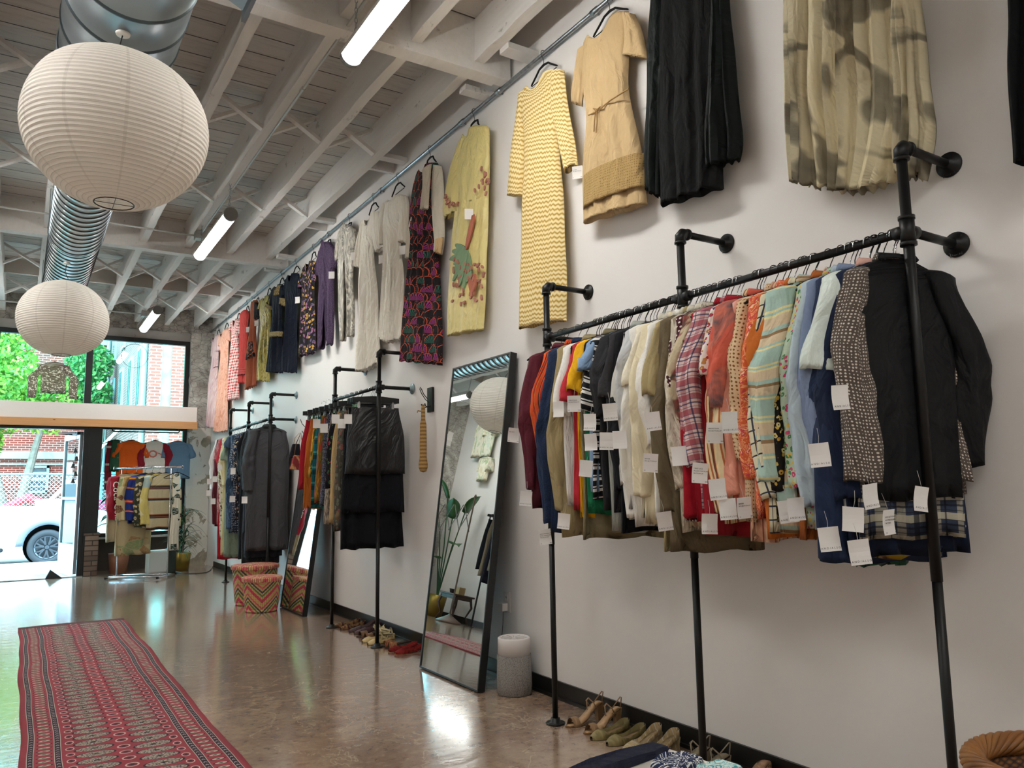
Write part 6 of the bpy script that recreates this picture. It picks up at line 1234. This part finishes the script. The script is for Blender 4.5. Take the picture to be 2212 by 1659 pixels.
# sequin top in the clerestory, wire hoop
sq = garment('sequin_top', 'sheer brown sequin crop top hanging in the upper window below the lantern', 'top', 14.22, 0, .50, CL('#5c4a3c', 'sequin', '#8a7a6c', '#f2e6dc', rough=.3, alpha=.82), 88, None, x=.375, z=3.40, sl=.52, r0=.05, r1=.055, ry=(.02, .02), out=.12, outr=.12, hw=.175, th=.02, neck=.09, hlabel='black hanger holding the sequin crop top in the upper window', hgroup=None)
if 'group' in sq: del sq['group']
MB().tube([(.375, 14.22, 3.40), (.375, 14.24, 3.84), (.375, 14.345, 3.90)], .0015, 5).build('hanging_line', GALV, sq).matrix_parent_inverse = sq.matrix_world.inverted() if 0 else Matrix.Translation((-.375, -14.22, -3.40))
hoop = MB().tube([(1.52+.20*math.cos(a), 14.2, 3.50+.20*math.sin(a)) for a in [i*math.pi/20 for i in range(41)]], .0035, 6, False).tube([(1.52, 14.2, 3.70), (1.50, 14.2, 3.78), (1.52, 14.27, 3.86), (1.52, 14.345, 3.90)], .002, 5).build('wire_hoop', plain('rust_wire', '#5a4a3c', .6, .5)); tag(hoop, 'thin wire hoop hanging in front of the right clerestory pane', 'hoop')
# heater, plants, cord by the window
h_ = empty('space_heater', (1.90, 13.15, 0), R(8), 'white and dark green box heater on the floor behind the rolling rack', 'heater')
MB().box((-.20, -.10, .015), (.10, .10, .36)).build('white_body', plain('heater_white', '#c9cfcc', .5), h_, bevel=.03); MB().box((.08, -.11, .002), (.20, .11, .37)).build('dark_end', plain('heater_dark', '#1d2a28', .5), h_, bevel=.02)
cdm = MB().tube([(2.08, 13.2, .02), (2.2, 12.9, .006), (2.35, 12.75, .006), (2.5, 12.8, .006), (2.62, 13.1, .006), (2.70, 13.4, .01)], .005, 6).build('extension_lead', BLACK); tag(cdm, 'dark cord snaking across the floor from the box heater', 'cord')
GP = plain('plant_green', '#2f5a36', .5, c2='#1f4428', sc=3); GP2 = plain('leaf_green', '#3a6e34', .45, c2='#2c5a30', sc=2)
def blade(mb, base, az, l, w_, lift, droop):
    rg = []; n = 9
    for i in range(n+1):
        t = i/n; r = l*t*math.cos(lift); z = l*(t*math.sin(lift)-droop*t*t); ww = w_*math.sin(math.pi*min(.98, t*.8+.2))**.7*(1-.9*t**3)
        c = Vector((base[0]+r*math.cos(az), base[1]+r*math.sin(az), base[2]+z)); s_ = Vector((-math.sin(az), math.cos(az), 0))*ww
        rg.append([c-s_+Vector((0, 0, .2*ww)), c, c+s_+Vector((0, 0, .2*ww)), c-Vector((0, 0, .002))])
    mb.rings(rg, cap=True)
sp = empty('spider_plant', (2.26, 13.45, 0), 0, 'dark spiky plant in a brass pot in the window corner', 'plant')
MB().lathe([(0, .001), (.10, .001), (.13, .28), (.12, .28), (.1, .24), (0, .24)], n=28).build('pot', plain('brass_pot', '#8a7434', .35, .8), sp, smooth=True)
mb = MB(); r_ = random.Random(8)
for k in range(90): blade(mb, (r_.uniform(-.03, .03), r_.uniform(-.03, .03), .24+.7*r_.random()), r_.uniform(0, 6.28), r_.uniform(.25, .48), .011, r_.uniform(.2, 1.2), r_.uniform(.4, 1.1))
mb.build('foliage', GP, sp); MB().tube([(0, 0, .2), (.02, .01, .6), (0, 0, 1.0)], .015, 8).build('stem', BARK, sp)
bp_ = empty('broad_leaf_plant', (1.38, 13.72, 0), 0, 'broad leaved plant behind the rolling rack at the window', 'plant')
MB().lathe([(0, .001), (.12, .001), (.15, .3), (.14, .3), (.1, .26), (0, .26)], n=28).build('pot', plain('clay_pot', '#8a5a44', .7), bp_, smooth=True)
for k in range(9):
    az = k*.7+.3; h1 = .75+.13*(k % 4); mb = MB(); x1, y1 = .14*math.cos(az), .14*math.sin(az); MB().tube([(0, 0, .25), (x1*.5, y1*.5, h1*.7), (x1, y1, h1)], .006, 6).build('stem', GP, bp_); blade(mb, (x1, y1, h1), az, .26, .07, .3, .7); mb.build('leaf', GP, bp_, smooth=True)
# ================================================================== the left side, seen in the mirrors
for k, (y, z, c, lab) in enumerate(((13.25, 3.85, '#e6dcc4', 'cream sleeveless dress high on the left wall'), (12.9, 3.85, '#cfdccb', 'pale green dress high on the left wall'), (12.85, 3.15, '#d9cfae', 'cream and green cropped blouse lower on the left wall'))):
    garment('dress', lab, 'dress', y, R(90), .72 if k < 2 else .5, CL(c, 'mottle', '#efe8d6', '#a8b890', sc=.6), 700+k, 'garments on the left wall', x=XL+.08, z=z, sl=.25, r0=.05, r1=.06, hw=.19, th=.03, hlabel='black hanger on the left wall with the '+lab[:18], hgroup='hangers on the left wall')
    MB().tube([(XL+.001, y, z+.018), (XL+.085, y, z+.018)], .004, 6).build('wall_nail', GALV, None).parent = None
    n_ = bpy.data.objects['wall_nail' if k == 0 else 'wall_nail.%03d' % k]; tag(n_, 'wall nail carrying the '+lab, 'nail')
ls = empty('lattice_stand', (-1.42, 11.85, 0), 0, 'antique iron stand with scissor lattice arm beside the left wall', 'clothes rack')
IRON = plain('old_iron', '#6a5a50', .5, .6)
MB().lathe([(0, .001), (.22, .001), (.22, .02), (.12, .07), (.03, .12), (.02, .14)], n=24).build('base', IRON, ls, smooth=True); MB().tube([(0, 0, .1), (0, 0, 2.1)], .014, 10).build('pole', IRON, ls); MB().lathe([(0, 2.1), (.02, 2.11), (.025, 2.13), (.015, 2.15), (0, 2.17)], n=12).build('finial', IRON, ls)
mb = MB()
for k in range(4): y_ = .36*k; mb.bar((-.02, y_, 1.52), (-.02, y_+.36, 1.98), .02, .006, (1, 0, 0)); mb.bar((.0, y_, 1.98), (.0, y_+.36, 1.52), .02, .006, (1, 0, 0))
mb.build('scissor_lattice', IRON, ls)
lr = empty('pipe_rack', (-1.75, 10.3, 0), 0, 'black pipe rack standing by the left wall full of skirts', 'clothes rack')
for y_ in (0, 1.35): MB().tube([(0, y_, .01), (0, y_, 1.95)], .016, 10).build('post', BLACK, lr); MB().tube([(-.3, y_, 1.95), (0, y_, 1.95)], .016, 10).build('wall_arm', BLACK, lr); MB().lathe([(0, 0), (.05, 0), (.05, .008), (0, .009)], (0, y_, .001), 16).build('floor_flange', BLACK, lr)
MB().tube([(0, 0, 1.95), (0, 1.35, 1.95)], .016, 10).build('hanging_rail', BLACK, lr)
for k, c in enumerate(('#20242e', '#8a7f6c', '#1d2030', '#a8a08c', '#2c2c34', '#6a2a34', '#3a5a4c', '#24242c')):
    garment('skirt', 'skirt of '+('black', 'taupe', 'navy', 'pale stone', 'charcoal', 'wine red', 'dark green', 'ink')[k]+' cloth on the left wall rack', 'skirt', 11.5-.13*k, R(12), .85+.1*(k % 3), CL(c), 720+k, 'skirts on the left rack', x=-1.75, z=1.95, hw=.19, th=.03, straight=True, hang='clip', hgroup='clip hangers on the left rack', flare=.03)
st = empty('side_table', (-1.75, 12.35, 0), 0, 'small dark carved side table holding books by the left wall', 'table')
DW = plain('dark_carved_wood', '#3a241a', .45)
MB().box((-.2, -.3, .44), (.2, .3, .47)).build('table_top', DW, st, bevel=.008); MB().box((-.17, -.27, .38), (.17, .27, .44)).build('apron', DW, st)
for a in (-1, 1):
    for b in (-1, 1): MB().tube([(.15*a, .25*b, .42), (.18*a, .28*b, .28), (.13*a, .23*b, .12), (.17*a, .27*b, .002)], [.025, .02, .014, .02], 8).build('leg', DW, st, smooth=True)
bk = MB().box((-.06, -.08, 0), (.06, .08, .12)).build('book_stack', plain('old_books', '#a88f62', .7), None, loc=(-1.72, 12.22, .4705)); tag(bk, 'small gilt box standing on the dark side table', 'box')
bk = MB().lathe([(0, 0), (.06, 0), (.08, .07), (.07, .07), (.05, .01), (0, .01)], n=20).build('bowl', plain('dark_bowl', '#2c1c18', .4), None, loc=(-1.75, 12.5, .4705)); tag(bk, 'dark round bowl on the carved side table', 'bowl')
tp = empty('tall_plant', (-1.72, 13.0, 0), 0, 'tall banana leaf plant in brass pot beside the left wall', 'plant')
MB().lathe([(0, .001), (.15, .001), (.18, .38), (.16, .38), (.12, .33), (0, .33)], n=28).build('pot', bpy.data.materials['brass_pot'], tp, smooth=True)
for k in range(6):
    az = -1.9+k*.5; h1 = (1.9, 1.3, 1.75, 1.0, 2.1, 1.5, 1.2, 1.7)[k]; x1, y1 = .22*math.cos(az), .22*math.sin(az); mb = MB(); MB().tube([(0, 0, .3), (x1*.4, y1*.4, h1*.6), (x1, y1, h1)], .012, 8).build('stem', GP, tp); blade(mb, (x1, y1, h1), az, .7 if h1 > 1.4 else .4, .13, 1.1 if h1 > 1.4 else .3, .4); mb.build('leaf', GP2, tp, smooth=True)
